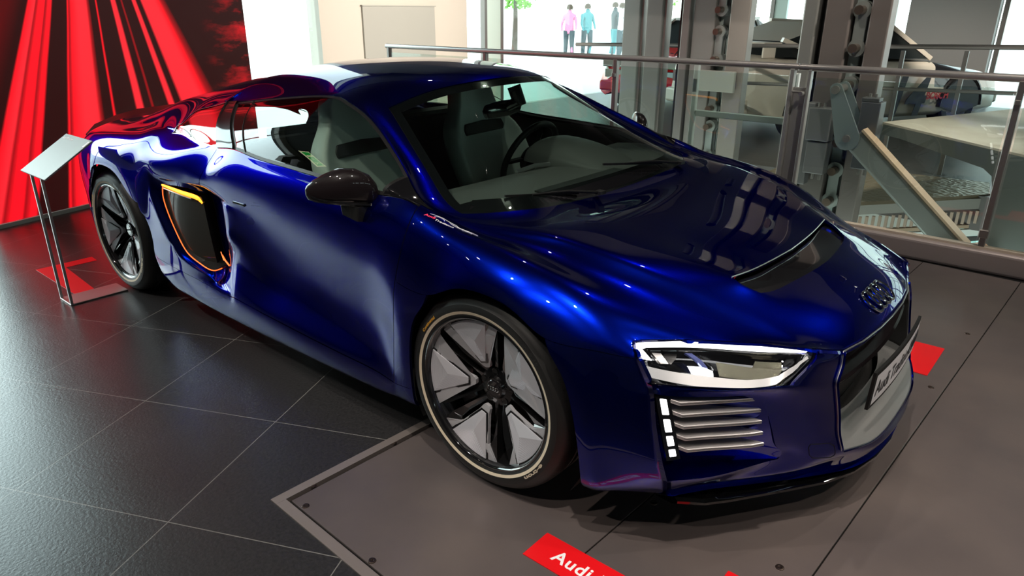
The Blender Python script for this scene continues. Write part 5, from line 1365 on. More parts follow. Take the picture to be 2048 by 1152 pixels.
# ------------------------------------------------------------------ backlit red picture wall
wd = Vector((-0.148, 0.63, 0)).normalized(); WS0, WZ0 = 1.0895, 2.714
def red_wall_material():
    m = D.materials.new('backlit_red_print'); m.use_nodes = True; nt = m.node_tree; N = nt.nodes; Lk = nt.links; b = N['Principled BSDF']
    b.inputs['Base Color'].default_value = (0.02,0.002,0.002,1); b.inputs['Roughness'].default_value = 0.5
    tc = N.new('ShaderNodeTexCoord'); sp = N.new('ShaderNodeSeparateXYZ'); Lk.new(tc.outputs['Object'], sp.inputs[0])
    def math_(op, a, bb):
        n = N.new('ShaderNodeMath'); n.operation = op
        for i, v in enumerate((a, bb)):
            if v is None: continue
            if isinstance(v, (int, float)): n.inputs[i].default_value = v
            else: Lk.new(v, n.inputs[i])
        return n.outputs[0]
    ds = math_('SUBTRACT', sp.outputs['X'], WS0); dz = math_('SUBTRACT', WZ0, sp.outputs['Z']); dz = math_('MAXIMUM', dz, 0.05)
    t = math_('DIVIDE', ds, dz)
    nz = N.new('ShaderNodeTexNoise'); nz.inputs['Scale'].default_value = 1.2; Lk.new(tc.outputs['Object'], nz.inputs['Vector'])
    off = math_('MULTIPLY', math_('SUBTRACT', nz.outputs[0], 0.5), 0.010); t = math_('ADD', t, off)
    u = math_('MULTIPLY', math_('ADD', t, 0.55), 1/1.35)        # t from -0.55 .. 0.80
    cr = N.new('ShaderNodeValToRGB'); Lk.new(u, cr.inputs[0]); el = cr.color_ramp.elements
    dk = (0.022,0.002,0.002,1); md = (0.33,0.003,0.006,1); br = (1.0,0.006,0.016,1); hot = (1.0,0.022,0.034,1); dm = (0.08,0.001,0.002,1)
    stops = [(-0.55,dm),(-0.47,dk),(-0.447,dk),(-0.437,br),(-0.405,hot),(-0.395,md),(-0.375,br),(-0.350,br),(-0.342,md),(-0.322,br),(-0.312,br),(-0.302,dk),(-0.220,dk),(-0.213,br),(-0.206,md),(-0.190,br),(-0.150,hot),(-0.102,hot),(-0.088,md),(-0.075,dk),(-0.041,dk),(-0.034,br),(-0.026,dk),(0.062,dk),(0.072,hot),(0.092,hot),(0.104,dk),(0.132,dk),(0.141,md),(0.150,dk)]
    stops2 = [(0.150,dk),(0.212,dk),(0.223,hot),(0.238,hot),(0.250,dk),(0.276,dk),(0.292,hot),(0.385,hot),(0.412,br),(0.440,md),(0.475,dk),(0.80,dk)]
    def ramp(stops, lo, hi):
        c = N.new('ShaderNodeValToRGB'); e = c.color_ramp.elements
        uu = math_('MULTIPLY', math_('SUBTRACT', t, lo), 1/(hi-lo)); Lk.new(uu, c.inputs[0])
        e[0].position = 0; e[0].color = stops[0][1]; e[1].position = 1; e[1].color = stops[-1][1]
        for tt, col in stops[1:-1]:
            k = e.new((tt-lo)/(hi-lo)); k.color = col
        return c
    N.remove(cr)
    r1 = ramp(stops, -0.55, 0.150); r2 = ramp(stops2, 0.150, 0.80)
    sel = math_('GREATER_THAN', t, 0.150)
    mx = N.new('ShaderNodeMixRGB'); Lk.new(sel, mx.inputs[0]); Lk.new(r1.outputs[0], mx.inputs[1]); Lk.new(r2.outputs[0], mx.inputs[2])
    # mottled red glow in the upper right corner of the print
    n2 = N.new('ShaderNodeTexNoise'); n2.inputs['Scale'].default_value = 2.6; n2.inputs['Detail'].default_value = 8; n2.inputs['Roughness'].default_value = 0.65
    mp = N.new('ShaderNodeMapping'); mp.inputs['Scale'].default_value = (0.9, 1, 2.6); Lk.new(tc.outputs['Object'], mp.inputs[0]); Lk.new(mp.outputs[0], n2.inputs['Vector'])
    a = N.new('ShaderNodeMapRange'); Lk.new(n2.outputs[0], a.inputs[0]); a.inputs[1].default_value = 0.50; a.inputs[2].default_value = 0.78
    a2 = N.new('ShaderNodeMapRange'); Lk.new(sp.outputs['X'], a2.inputs[0]); a2.inputs[1].default_value = 1.95; a2.inputs[2].default_value = 2.45
    a3 = N.new('ShaderNodeMapRange'); Lk.new(sp.outputs['Z'], a3.inputs[0]); a3.inputs[1].default_value = 0.7; a3.inputs[2].default_value = 1.5
    gl = math_('MULTIPLY', math_('MULTIPLY', a.outputs[0], a2.outputs[0]), 1.6)
    mx2 = N.new('ShaderNodeMixRGB'); mx2.blend_type = 'ADD'; Lk.new(gl, mx2.inputs[0]); Lk.new(mx.outputs[0], mx2.inputs[1]); mx2.inputs[2].default_value = (0.55,0.004,0.010,1)
    Lk.new(mx2.outputs[0], b.inputs['Emission Color']); b.inputs['Emission Strength'].default_value = 1.15
    return m
rw = tag(empty('picture_wall', (-4.54,-1.012,0), math.atan2(wd.y, wd.x)), 'tall backlit wall with red light streaks on black behind the car', 'display wall')
m = MB(); m.box((1.2225,0.16,1.84),(2.505,0.28,3.60)); m.build('housing', M['gloss_black'], rw)
m = MB(); m.add([(-0.03,0,0.03),(2.475,0,0.03),(2.475,0,3.63),(-0.03,0,3.63)], [(0,1,2,3)]); m.build('printed_face', red_wall_material(), rw)['label'] = 'glowing print of red streaks'
m = MB(); m.box((1.2225,-0.004,0.014),(2.505,0.03,0.028)); m.build('base_trim', new_mat('pale_trim', (0.42,0.42,0.40), 0.4), rw)

# ------------------------------------------------------------------ sign stand
ss = tag(empty('sign_stand', (-2.715,-1.10,0)), 'silver sign stand with tilted panel on two thin legs beside the rear wheel', 'sign stand')
SI = Matrix.Translation((2.715,1.10,0))
def ps(o): o.matrix_parent_inverse = SI; return o
m = MB(); m.box((-2.715,-1.082,0.004),(0.152,0.290,0.008)); ps(m.build('base_plate', new_mat('base_steel', (0.40,0.36,0.35), 0.38, 0.9), ss, bevel=0.002, seg=1))
for x in (-2.785,-2.645):
    m = MB(); m.box((x,-1.2195,0.344),(0.013,0.013,0.672)); ps(m.build('leg', M['steel'], ss, bevel=0.0015, seg=1))
PMx = Matrix(((1,0,0,-2.715),(0,0.845,-0.535,-1.1125),(0,0.535,0.845,0.7575),(0,0,0,1)))
m = MB(); m.prism([(-0.168,-0.145),(0.168,-0.145),(0.168,0.145),(-0.168,0.145)], -0.004, 0.004, PMx); pn = ps(m.build('sign_panel', new_mat('sign_silver', (0.30,0.32,0.315), 0.5, 0.25), ss, bevel=0.001, seg=1))
def onpanel(u, v): return PMx @ Vector((u, v, 0.0046))
o = bend_text('Audi R8 e-tron', 0.021, M['white_print'], 'lettering', ss, lambda u, v: onpanel(u, v), -0.150, 0.112, bold=0.0008); ps(o)
m = MB(); m.add([onpanel(0.143,0.093),onpanel(0.162,0.093),onpanel(0.162,0.133),onpanel(0.143,0.133)], [(0,1,2,3)]); ps(m.build('sign_label', M['white_print'], ss))
grey_ink = new_mat('pale_grey_print', (0.60,0.62,0.61), 0.5)
for k in range(0): pass

# ------------------------------------------------------------------ car lift: two chain masts, strut and platforms
def thing_at(name, loc, label, cat, group=None): return tag(empty(name, loc), label, cat, group)
def child(mb, name, mat, root, **k):
    o = mb.build(name, mat, root, **k); o.matrix_parent_inverse = Matrix.Translation(-root.location); return o
colm = new_mat('column_paint', (0.145,0.125,0.115), 0.42, 0.45)
Z0, Z1 = -3.3, LOWC-0.002
def chain(root, x, y, zs, r=0.045, side=1):
    m = MB(); prev = None
    for i, z in enumerate(zs):
        m.lathe([(0,0.012),(r,0.012),(r,-0.012),(0,-0.012)], 28, axis_matrix((x,y,z),(0,1,0)))
        m.lathe([(0,0.012),(r,0.012),(r,-0.012),(0,-0.012)], 28, axis_matrix((x+0.006,y+0.06,z),(0,1,0)))
        if i+1 < len(zs) and i % 2 == 0: m.beam((x,y,z),(x,y,zs[i+1]), r*1.25, 0.02, (0,1,0)); m.beam((x+0.006,y+0.06,z),(x+0.006,y+0.06,zs[i+1]), r*1.25, 0.02, (0,1,0))
    child(m, 'chain_plate', new_mat('chain_steel', (0.30,0.33,0.31), 0.35, 0.6), root, smooth=True)
    m = MB()
    for z in zs: m.lathe([(0,-0.10),(r*0.52,-0.10),(r*0.52,0.02),(0,0.02)], 18, axis_matrix((x,y,z),(0,1,0)))
    child(m, 'chain_pin', new_mat('pin_steel', (0.20,0.15,0.12), 0.3, 0.9), root, smooth=True)
mast = thing_at('lift_mast', (-0.40,3.5,Z0), 'brown-grey lift mast with thick drive chain and diagonal strut, right behind the balustrade', 'lift mast', 'masts of the car lift')
zc = (Z0+Z1)/2; zh = Z1-Z0
m = MB()
m.box((-0.640,3.46,zc),(0.105,0.16,zh)); child(m, 'outer_column', new_mat('pale_column', (0.27,0.27,0.25), 0.32, 0.6), mast, bevel=0.012)
m = MB(); m.box((-0.565,3.54,zc),(0.06,0.08,zh)); child(m, 'groove', M['black'], mast)
m = MB(); m.box((-0.448,3.47,zc),(0.178,0.14,zh)); child(m, 'column', colm, mast, bevel=0.01)
m = MB(); m.box((-0.165,3.50,zc),(0.135,0.16,zh)); child(m, 'column', colm, mast, bevel=0.01)
m = MB(); m.box((-0.305,3.60,zc),(0.15,0.03,zh)); child(m, 'back_web', new_mat('back_web_paint', (0.10,0.12,0.11), 0.5, 0.3), mast)
m = MB(); m.box((-0.325,3.535,zc),(0.075,0.03,zh)); child(m, 'chain_guide', new_mat('guide_paint', (0.30,0.37,0.35), 0.4, 0.2), mast)
chain(mast, -0.30, 3.47, [1.95,1.72,1.46,1.20,0.94,0.52,0.30,0.06,-0.16,-0.4], 0.062)
m = MB(); m.box((-0.405,3.28,0.665),(0.165,0.13,0.24)); m.box((-0.398,3.29,0.415),(0.15,0.12,0.24)); m.box((-0.50,3.33,0.50),(0.07,0.10,0.62)); child(m, 'guide_block', new_mat('block_paint', (0.17,0.165,0.165), 0.4, 0.4), mast, bevel=0.006)
m = MB(); m.box((-0.075,3.32,0.61),(0.13,0.14,0.48)); m.box((-0.085,3.30,0.865),(0.12,0.10,0.03)); child(m, 'guide_block', M['seam'] if False else new_mat('block_paint_dark', (0.10,0.10,0.105), 0.4, 0.4), mast, bevel=0.006)
m = MB()
for x, z in ((-0.41,0.265),(-0.36,0.262),(-0.09,0.345),(-0.045,0.345)): m.lathe([(0,0),(0.012,0),(0.012,-0.04),(0,-0.04)], 12, Matrix.Translation((x,3.29,z+0.02)))
for x in (-0.44,-0.40,-0.10,-0.06): m.lathe([(0,0),(0.010,0),(0.010,0.03),(0,0.03)], 12, Matrix.Translation((x,3.29,0.785 if x<-0.3 else 0.875)))
child(m, 'bolt', M['steel_dark'], mast, smooth=True)

m2 = thing_at('lift_mast', (-2.0,4.7,Z0), 'grey steel lift mast further back with chain rollers, left of the gate', 'lift mast', 'masts of the car lift')
m = MB(); m.box((-2.275,4.66,zc),(0.09,0.14,zh)); child(m, 'outer_column', M['steel_dark'], m2, bevel=0.01)
m = MB(); m.box((-2.345,4.72,zc),(0.07,0.10,zh)); child(m, 'groove', M['black'], m2)
m = MB(); m.box((-2.09,4.68,zc),(0.235,0.12,zh)); child(m, 'column', new_mat('column_paint_grey', (0.22,0.205,0.19), 0.4, 0.4), m2, bevel=0.01)
m = MB(); m.box((-1.72,4.68,zc),(0.20,0.14,zh)); child(m, 'column', new_mat('column_paint_warm', (0.24,0.215,0.19), 0.4, 0.4), m2, bevel=0.01)
m = MB(); m.box((-1.93,4.76,zc),(0.10,0.03,zh)); child(m, 'chain_guide', new_mat('guide_paint_b', (0.34,0.40,0.38), 0.4, 0.2), m2)
m = MB(); m.box((-1.85,4.80,zc),(0.09,0.03,zh)); child(m, 'back_web', M['black'], m2)
chain(m2, -1.93, 4.66, [2.2,1.93,1.72,1.46,1.26,1.0,0.82,0.52,0.34,0.05,-0.1], 0.06)
m = MB(); m.box((-1.86,4.55,0.80),(0.38,0.05,0.20)); child(m, 'bracket', new_mat('bracket_paint', (0.33,0.33,0.29), 0.4, 0.3), m2, bevel=0.005)
CL = ['wide grey steel column nearest the left end of the lift','narrower grey steel column between the wide one and the chain mast']
for i, (x, w_) in enumerate(((-2.87,0.20),(-2.60,0.19))):
    c = thing_at('steel_column', (x,4.6,Z0), CL[i], 'column', 'plain columns left of the lift')
    m = MB(); m.box((x,4.6,zc),(w_,0.14,zh)); child(m, 'shaft', new_mat('shaft_paint', (0.27,0.28,0.26) if i == 0 else (0.22,0.22,0.205), 0.38, 0.5), c, bevel=0.012)
    m = MB(); m.box((x+w_*0.5+0.012,4.62,zc),(0.024,0.12,zh)); child(m, 'edge_flange', M['steel_dark'], c)
# the strut hangs from the mast and belongs to it
m = MB(); m.beam((-0.135,3.22,0.60),(0.66,3.22,-0.10), 0.15, 0.13, (0,1,0)); child(m, 'strut_arm', new_mat('strut_paint', (0.24,0.255,0.24), 0.36, 0.4), mast, bevel=0.02, seg=3)
m = MB(); m.beam((-0.075,3.20,0.668),(0.715,3.20,-0.03), 0.016, 0.125, (0,1,0)); child(m, 'strut_top_face', new_mat('tan_face', (0.40,0.28,0.19), 0.5), mast)
for y in (3.13, 3.31):
    m = MB()
    p0, p1 = Vector((-0.295,y,0.935)), Vector((-0.165,y,0.600)); d = (p1-p0).normalized(); n_ = Vector((d.z,0,-d.x))
    pts = [p0+n_*0.042*math.cos(a)-d*0.042*math.sin(a) for a in [PI*i/8 for i in range(9)]] + [p1-n_*0.085*math.cos(a)+d*0.085*math.sin(a) for a in [PI*i/8 for i in range(9)]]
    k = len(pts); m.add([p for p in pts]+[p+Vector((0,0.018,0)) for p in pts], [tuple(range(k)), tuple(range(k,2*k))[::-1]]+[(i,(i+1)%k,k+(i+1)%k,k+i) for i in range(k)])
    child(m, 'clevis_plate', new_mat('clevis_paint', (0.20,0.235,0.235), 0.35, 0.4), mast)
m = MB(); m.lathe([(0,0.24),(0.026,0.24),(0.026,0),(0,0)], 20, axis_matrix((-0.165,3.11,0.600),(0,1,0))); m.lathe([(0,0.24),(0.03,0.24),(0.03,0),(0,0)], 20, axis_matrix((-0.295,3.11,0.93),(0,1,0))); child(m, 'strut_pin', M['steel_dark'], mast, smooth=True)
m = MB(); m.lathe([(0,0.4),(0.075,0.4),(0.075,0),(0,0)], 28, axis_matrix((0.58,3.0,-0.11),(0.5,0.85,0))); child(m, 'strut_roller', new_mat('tan_roller', (0.42,0.29,0.19), 0.4, 0.3), mast, smooth=True)
# upper platform
pf = thing_at('lift_platform', (1.0,4.2,0.5), 'big grey steel lift platform with worn flat top at the right edge', 'lift platform')
A_, B_, C_, E_ = (-0.035,3.50,0.69),(2.3,3.22,0.40),(2.4,5.25,0.55),(0.65,5.22,0.69)
m = MB(); m.add([A_,B_,C_,E_]+[(x,y,z-0.03) for x,y,z in (A_,B_,C_,E_)], [(0,1,2,3),(7,6,5,4),(0,4,5,1),(1,5,6,2),(2,6,7,3),(3,7,4,0)])
tm = new_mat('worn_platform_top', (0.40,0.37,0.30), 0.42, 0.2); nt_, N_, L_k, b_ = nodes_of(tm)
n_ = N_.new('ShaderNodeTexNoise'); n_.inputs['Scale'].default_value = 2.5; n_.inputs['Detail'].default_value = 6; c_ = N_.new('ShaderNodeValToRGB'); L_k.new(n_.outputs[0], c_.inputs[0])
c_.color_ramp.elements[0].position = .35; c_.color_ramp.elements[0].color = (0.36,0.31,0.24,1); c_.color_ramp.elements[1].position = .65; c_.color_ramp.elements[1].color = (0.62,0.60,0.52,1); L_k.new(c_.outputs[0], b_.inputs['Base Color'])
child(m, 'deck_top', tm, pf)
fz = [(-0.03,0.675),(2.28,0.385),(2.28,-0.5),(0.79,-0.5),(0.745,0.33),(0.725,0.41),(0.665,0.455),(0.10,0.585),(-0.03,0.60)]
m = MB(); k = len(fz)
def fy(x): return 3.50-(x+0.035)*0.12
m.add([(x,fy(x),z) for x,z in fz]+[(x,fy(x)+0.05,z) for x,z in fz], [tuple(range(k)), tuple(range(k,2*k))[::-1]]+[(i,(i+1)%k,k+(i+1)%k,k+i) for i in range(k)])
child(m, 'side_plate', new_mat('side_plate_paint', (0.125,0.14,0.130), 0.38, 0.35), pf)
m = MB()
for i in range(4): m.box((1.0+0.0*i,fy(1.0)-0.008,0.43-0.045*i),(0.05,0.01,0.022))
child(m, 'lamp_slot', new_mat('pale_slot', (0.8,0.75,0.5), 0.5), pf)
# lower tan deck
ld = thing_at('lift_deck', (0,5.0,0), 'tan perforated lift deck lying beneath the grey platform', 'lift deck')
m = MB(); m.prism([(-1.2,3.72),(-0.22,3.74),(0.22,4.30),(0.60,4.85),(0.52,5.35),(-1.2,5.2)], -0.03, 0.0)
tm2 = new_mat('tan_deck', (0.36,0.28,0.19), 0.4, 0.3); nt_, N_, L_k, b_ = nodes_of(tm2)
v_ = N_.new('ShaderNodeTexVoronoi'); v_.inputs['Scale'].default_value = 40; bp_ = N_.new('ShaderNodeBump'); bp_.inputs['Distance'].default_value = 0.01; L_k.new(v_.outputs['Distance'], bp_.inputs['Height']); L_k.new(bp_.outputs[0], b_.inputs['Normal'])
child(m, 'deck_plate', tm2, ld)
m = MB(); m.beam((-0.32,3.72,-0.075),(0.66,4.92,-0.075), 0.05, 0.09); child(m, 'front_beam', new_mat('deck_beam', (0.20,0.19,0.17), 0.4, 0.4), ld)
m = MB()
for i in range(26):
    f = i/25; m.box((-0.33+0.98*f+0.02, 3.70+1.2*f-0.02, -0.19),(0.022,0.022,0.11))
child(m, 'ribs', new_mat('rib_tan', (0.42,0.31,0.24), 0.5), ld)
m = MB(); m.beam((-0.36,3.72,-0.285),(0.68,4.98,-0.285), 0.04, 0.03); child(m, 'tan_edge', new_mat('edge_tan', (0.38,0.27,0.18), 0.5), ld)
m = MB(); m.beam((-0.36,3.70,-0.34),(0.68,4.96,-0.34), 0.03, 0.06); child(m, 'light_edge', new_mat('edge_white', (0.75,0.78,0.76), 0.4), ld)
m = MB(); m.beam((-0.36,3.70,-0.40),(0.68,4.96,-0.40), 0.03, 0.035); child(m, 'dark_edge', M['black'], ld)
# rail on the far side of the lift
fr_ = thing_at('far_railing', (-0.5,5.0,0), 'thin grey steel railing with posts beyond the lift mast', 'railing')
m = MB(); m.tube([(-4.2,5.42,1.05),(2.6,5.42,1.22)], 0.022, 10); child(m, 'top_rail', M['grey_paint'], fr_, smooth=True)
m = MB(); m.tube([(-1.9,5.42,0.72),(2.6,5.42,0.84)], 0.018, 10); child(m, 'middle_rail', M['grey_paint'], fr_, smooth=True)
for x in (-1.95,-1.2,-0.42,0.10,0.75,1.5,2.3):
    m = MB(); zt = 1.12+0.03*x; m.box((x,5.42,zt/2),(0.035,0.035,zt)); child(m, 'post', M['grey_paint'], fr_)
# teal window in the storey below
m = MB(); m.box((0.42,5.55,-0.95),(0.42,0.02,0.9)); o = m.build('window_5', new_mat('teal_lower_window', (0.1,0.2,0.2), 0.2, emit=(0.42,0.85,0.78), emit_s=0.75)); o['kind'] = 'structure'
m = MB(); m.box((0.30,5.535,-0.95),(0.012,0.02,0.9)); m.box((0.42,5.535,-0.80),(0.42,0.02,0.012)); o = m.build('trim_13', M['mullion']); o['kind'] = 'structure'

# ------------------------------------------------------------------ ceiling spotlights
lampm = new_mat('lamp_glass', (1,1,1), 0.5, emit=(1.0,0.90,0.78), emit_s=60)
proto = None
for x, y, tx, ty, *_r in SPOTS:
    z = lamp_height(y); d = Vector((tx-x, ty-y, -z)).normalized()
    if proto is None:
        proto = empty('ceiling_spotlight')
        m = MB(); m.lathe([(0,0.13),(0.045,0.12),(0.052,0.0),(0.052,-0.07),(0.046,-0.07),(0.042,-0.04),(0,-0.04)], 24, axis_matrix((0,0,0),(0,0,1))); m.build('lamp_body', M['black'], proto, smooth=True)
        m = MB(); m.lathe([(0,-0.045),(0.038,-0.045)], 24); m.build('lamp_glass', lampm, proto)
        r = proto
    else:
        r = proto.copy(); COL.objects.link(r)
        for ch in proto.children: c = ch.copy(); COL.objects.link(c); c.parent = r
    r.location = (x, y, z); r.rotation_euler = d.to_track_quat('-Z','Y').to_euler()
    tag(r, 'black round spotlight hanging unseen under the dark ceiling', 'spotlight', 'spotlights under the ceiling')
# exit sign hanging behind the viewer, mirrored in the side window
ex = thing_at('exit_sign', (-4.83,-2.62,3.49), 'lit green exit sign hanging from the ceiling, seen mirrored in the side window', 'exit sign')
EM = axis_matrix((-4.83,-2.62,3.49), (0.782,0.358,-0.15), (-0.358,0.782,0))
green = new_mat('exit_green', (0.02,0.3,0.06), 0.4, emit=(0.03,0.55,0.08), emit_s=2.5); exw = new_mat('exit_white', (0.9,0.9,0.6), 0.4, emit=(1.0,0.95,0.55), emit_s=3.0)
m = MB(); m.prism([(-0.19,-0.09),(0.19,-0.09),(0.19,0.09),(-0.19,0.09)], -0.03, 0.0, EM); child(m, 'sign_case', exw, ex)
m = MB(); m.prism([(-0.17,-0.07),(0.17,-0.07),(0.17,0.07),(-0.17,0.07)], 0.0005, 0.002, EM); child(m, 'green_face', green, ex)
m = MB(); m.prism([(0.06,-0.055),(0.10,-0.055),(0.10,0.055),(0.06,0.055)], 0.002, 0.004, EM); m.prism([(-0.01,-0.02),(0.03,0.0),(-0.01,0.02)], 0.002, 0.004, EM)
m.tube([EM @ Vector(q) for q in ((-0.13,-0.05,0.004),(-0.10,-0.01,0.004),(-0.11,0.02,0.004),(-0.08,0.03,0.004))], 0.007, 6); m.tube([EM @ Vector(q) for q in ((-0.10,-0.01,0.004),(-0.075,-0.03,0.004),(-0.08,-0.055,0.004))], 0.007, 6); m.tube([EM @ Vector((-0.105,0.042+0.001*k,0.004)) for k in (0,8)], 0.010, 8)
child(m, 'pictogram', exw, ex)
m = MB(); m.tube([(-4.83,-2.62,3.57),(-4.83,-2.62,CEIL)], 0.006, 8); child(m, 'hanger', M['black'], ex)
dkg = new_mat('rally_glass', (0.02,0.025,0.025), 0.35, spec=0.4)
# ------------------------------------------------------------------ rally cars across the void
def rally_car(name, loc, yaw, label, cols, number=None, rear_red=False):
    """cols: body upper, body lower, bonnet"""
    root = tag(empty(name, loc, yaw), label, 'car', 'rally cars on the far side')
    up, lo, bo = cols
    # side profile stations: x, half width low, half width belt, z sill, z shoulder
    st = [(2.12,0.62,0.60,0.28,0.52),(2.02,0.80,0.74,0.22,0.66),(1.60,0.88,0.80,0.20,0.74),(1.15,0.90,0.82,0.20,0.80),(0.75,0.88,0.82,0.20,0.86),(0.0,0.87,0.81,0.20,0.88),(-0.8,0.88,0.81,0.20,0.90),(-1.3,0.92,0.82,0.20,0.92),(-1.75,0.90,0.80,0.24,0.93),(-2.02,0.82,0.76,0.30,0.90),(-2.10,0.74,0.70,0.36,0.60)]
    def section(s):
        x, wl, wb, z0, z1 = s; zm = z0+(z1-z0)*0.55
        return [(x,wl*0.9,z0),(x,wl,z0+0.05),(x,wl,zm),(x,wb+0.02,z1-0.05),(x,wb-0.05,z1),(x,wb*0.5,z1+0.03),(x,0,z1+0.035)]
    rows = []
    for s in st:
        h = section(s); rows.append([Vector((a,-b,c)) for a,b,c in h]+[Vector((a,b,c)) for a,b,c in h[::-1][1:]])
    m = MB(); m.grid(rows); m.add(rows[0],[tuple(range(13))[::-1]]); m.add(rows[-1],[tuple(range(13))])
    # material by place: lower part and bonnet
    me = m
    mi = []
    for f in m.f:
        cx = sum(m.v[i][0] for i in f)/len(f); cz = sum(m.v[i][2] for i in f)/len(f); cy = sum(abs(m.v[i][1]) for i in f)/len(f)
        if cx > 0.8 and cz > 0.60: mi.append(2)
        elif cz < 0.52 or (rear_red and cx < -1.4 and cz < 0.8): mi.append(1)
        else: mi.append(0)
    m.mi = mi; m.build('body_shell', [up, lo, bo], root, smooth=True, bevel=0.02)
    # greenhouse
    gh = [(0.72,0.78,0.90,0.78,0.90),(0.12,0.56,1.30,0.80,0.91),(-0.75,0.55,1.33,0.79,0.93),(-1.45,0.56,1.12,0.76,0.95),(-1.62,0.58,0.96,0.74,0.95)]
    rows = []
    for x, wt, zt, wb, zb in gh: rows.append([Vector((x,-wb,zb)),Vector((x,-wt,zt)),Vector((x,wt,zt)),Vector((x,wb,zb))])
    m = MB(); m.grid(rows); m.add(rows[0],[(3,2,1,0)]); m.add(rows[-1],[(0,1,2,3)])
    m.mi = []
    for f in m.f:
        cy = sum(m.v[i][1] for i in f)/len(f); cx = sum(m.v[i][0] for i in f)/len(f)
        m.mi.append(1 if abs(cy) > 0.4 or cx > 0.3 or cx < -1.5 else 0)
    m.build('cabin', [up, dkg], root, bevel=0.02)
    for sd in (-1,1):
        m = MB(); m.beam((0.70,sd*0.785,0.90),(0.12,sd*0.565,1.31),0.05,0.05); m.beam((-0.55,sd*0.80,0.92),(-0.62,sd*0.56,1.32),0.06,0.04); m.beam((-1.05,sd*0.79,0.94),(-1.5,sd*0.57,1.14),0.10,0.05); m.beam((0.12,sd*0.565,1.31),(-0.75,sd*0.56,1.34),0.05,0.05)
        m.build('pillar', up, root)
    for x in (1.25,-1.25):
        for sd in (-1,1):
            Mx = axis_matrix((x,sd*0.80,0.31),(0,sd,0))
            m = MB(); m.lathe([(0.20,0.08),(0.29,0.09),(0.315,0.06),(0.315,-0.12),(0.20,-0.12)], 32, Mx); w = m.build('wheel', M['rubber'], root, smooth=True)
            m = MB(); m.lathe([(0.0,0.05),(0.06,0.06),(0.17,0.04),(0.20,0.075),(0.20,-0.05)], 32, Mx); m.build('rim', M['white'], w, smooth=True)
            m = MB(); m.tube([Vector((x+0.375*math.cos(PI*i/14),sd*0.885,0.31+0.375*math.sin(PI*i/14))) for i in range(15)], 0.035, 8); m.add([Vector((x,sd*0.905,0.2))]+[Vector((x+0.36*math.cos(PI*i/14),sd*0.905,0.31+0.36*math.sin(PI*i/14))) for i in range(15)], [(0,i+1,i+2) for i in range(14)])
            m.build('wheel_arch', M['black'], root)
    m = MB(); m.box((2.08,0,0.38),(0.16,1.5,0.16)); m.box((-2.10,0,0.42),(0.14,1.55,0.18)); m.build('bumper', lo, root, bevel=0.03)
    for sd in (-1,1):
        m = MB(); m.box((2.09,sd*0.50,0.56),(0.05,0.36,0.12)); m.build('headlight', new_mat('rally_lamp', (0.35,0.40,0.40), 0.15, 0.6), root, bevel=0.01)
        m = MB(); m.box((-2.09,sd*0.50,0.66),(0.05,0.42,0.14)); m.build('tail_light', new_mat('rally_tail', (0.10,0.03,0.03), 0.2), root, bevel=0.01)
    m = MB(); m.box((2.10,0,0.56),(0.04,0.62,0.10)); m.build('grille', M['black'], root)
    m = MB(); m.box((-1.72,0,1.10),(0.26,1.36,0.03)); m.box((-1.72,0.62,1.02),(0.18,0.03,0.16)); m.box((-1.72,-0.62,1.02),(0.18,0.03,0.16)); m.build('rear_wing', up, root, bevel=0.008)
    return root
cream = new_mat('cream_rally_paint', (0.72,0.66,0.54), 0.3, coat=0.5); redp = new_mat('rally_red', (0.75,0.012,0.010), 0.28, coat=0.6); blk = new_mat('rally_black', (0.012,0.010,0.012), 0.15, coat=0.6)
whitep = new_mat('rally_white', (0.78,0.76,0.70), 0.3, coat=0.5)
rc = rally_car('rally_car', (-1.75,8.0,0), R(62), 'cream and black rally car numbered 14 behind the lift platform', (cream, cream, blk), rear_red=False)
# its number and sponsor word on the right side (local y negative)
def side_text(root, body, size, x, z, mat, shear=0.0, y=-0.915, bold=0.0):
    c = D.curves.new('number', 'FONT'); c.body = body; c.size = size; c.offset = bold; c.shear = shear; c.extrude = 0.002
    o = D.objects.new('t', c); COL.objects.link(o); dg = bpy.context.evaluated_depsgraph_get(); me = D.meshes.new_from_object(o.evaluated_get(dg)); COL.objects.unlink(o); D.objects.remove(o); D.curves.remove(c)
    for v in me.vertices: v.co = Vector((x+v.co.x, y-v.co.z, z+v.co.y))
    me.materials.clear(); me.materials.append(mat); me.name = 'race_number'
    return link_obj('race_number', me, root)
navy = new_mat('navy_print', (0.01,0.012,0.03), 0.4)
side_text(rc, '14', 0.66, -0.10, 0.24, navy, 0.25, bold=0.020)
side_text(rc, 'BOSCH', 0.12, 0.60, 0.42, new_mat('red_print', (0.6,0.02,0.03), 0.4), 0.0, bold=0.004)
rc2 = rally_car('rally_car', (-4.35,9.4,0), R(-88), 'red and white rally car facing the balustrade behind the grey columns', (whitep, redp, redp))
m = MB(); m.box((2.02,0,0.715),(0.10,1.5,0.13)); pb = m.build('light_pod', M['lens'] if False else new_mat('pod_grey', (0.22,0.24,0.22), 0.3, 0.3), rc2, bevel=0.01)
c = D.curves.new('plate_text','FONT'); c.body = "A-6 A"; c.size = 0.22; c.extrude = 0.002; o = D.objects.new('t', c); COL.objects.link(o); dg = bpy.context.evaluated_depsgraph_get(); me = D.meshes.new_from_object(o.evaluated_get(dg)); COL.objects.unlink(o); D.objects.remove(o)
for v in me.vertices: v.co = Vector((1.70-0.02*v.co.y, 0.40-v.co.x*1.0, 0.83+v.co.y*0.6))
me.materials.clear(); me.materials.append(navy); me.name='lettering'; link_obj('lettering', me, rc2)
rc3 = rally_car('rally_car', (-3.9,10.2,0), R(-70), 'second red and white rally car partly hidden behind the lift mast', (whitep, redp, whitep)) if False else None

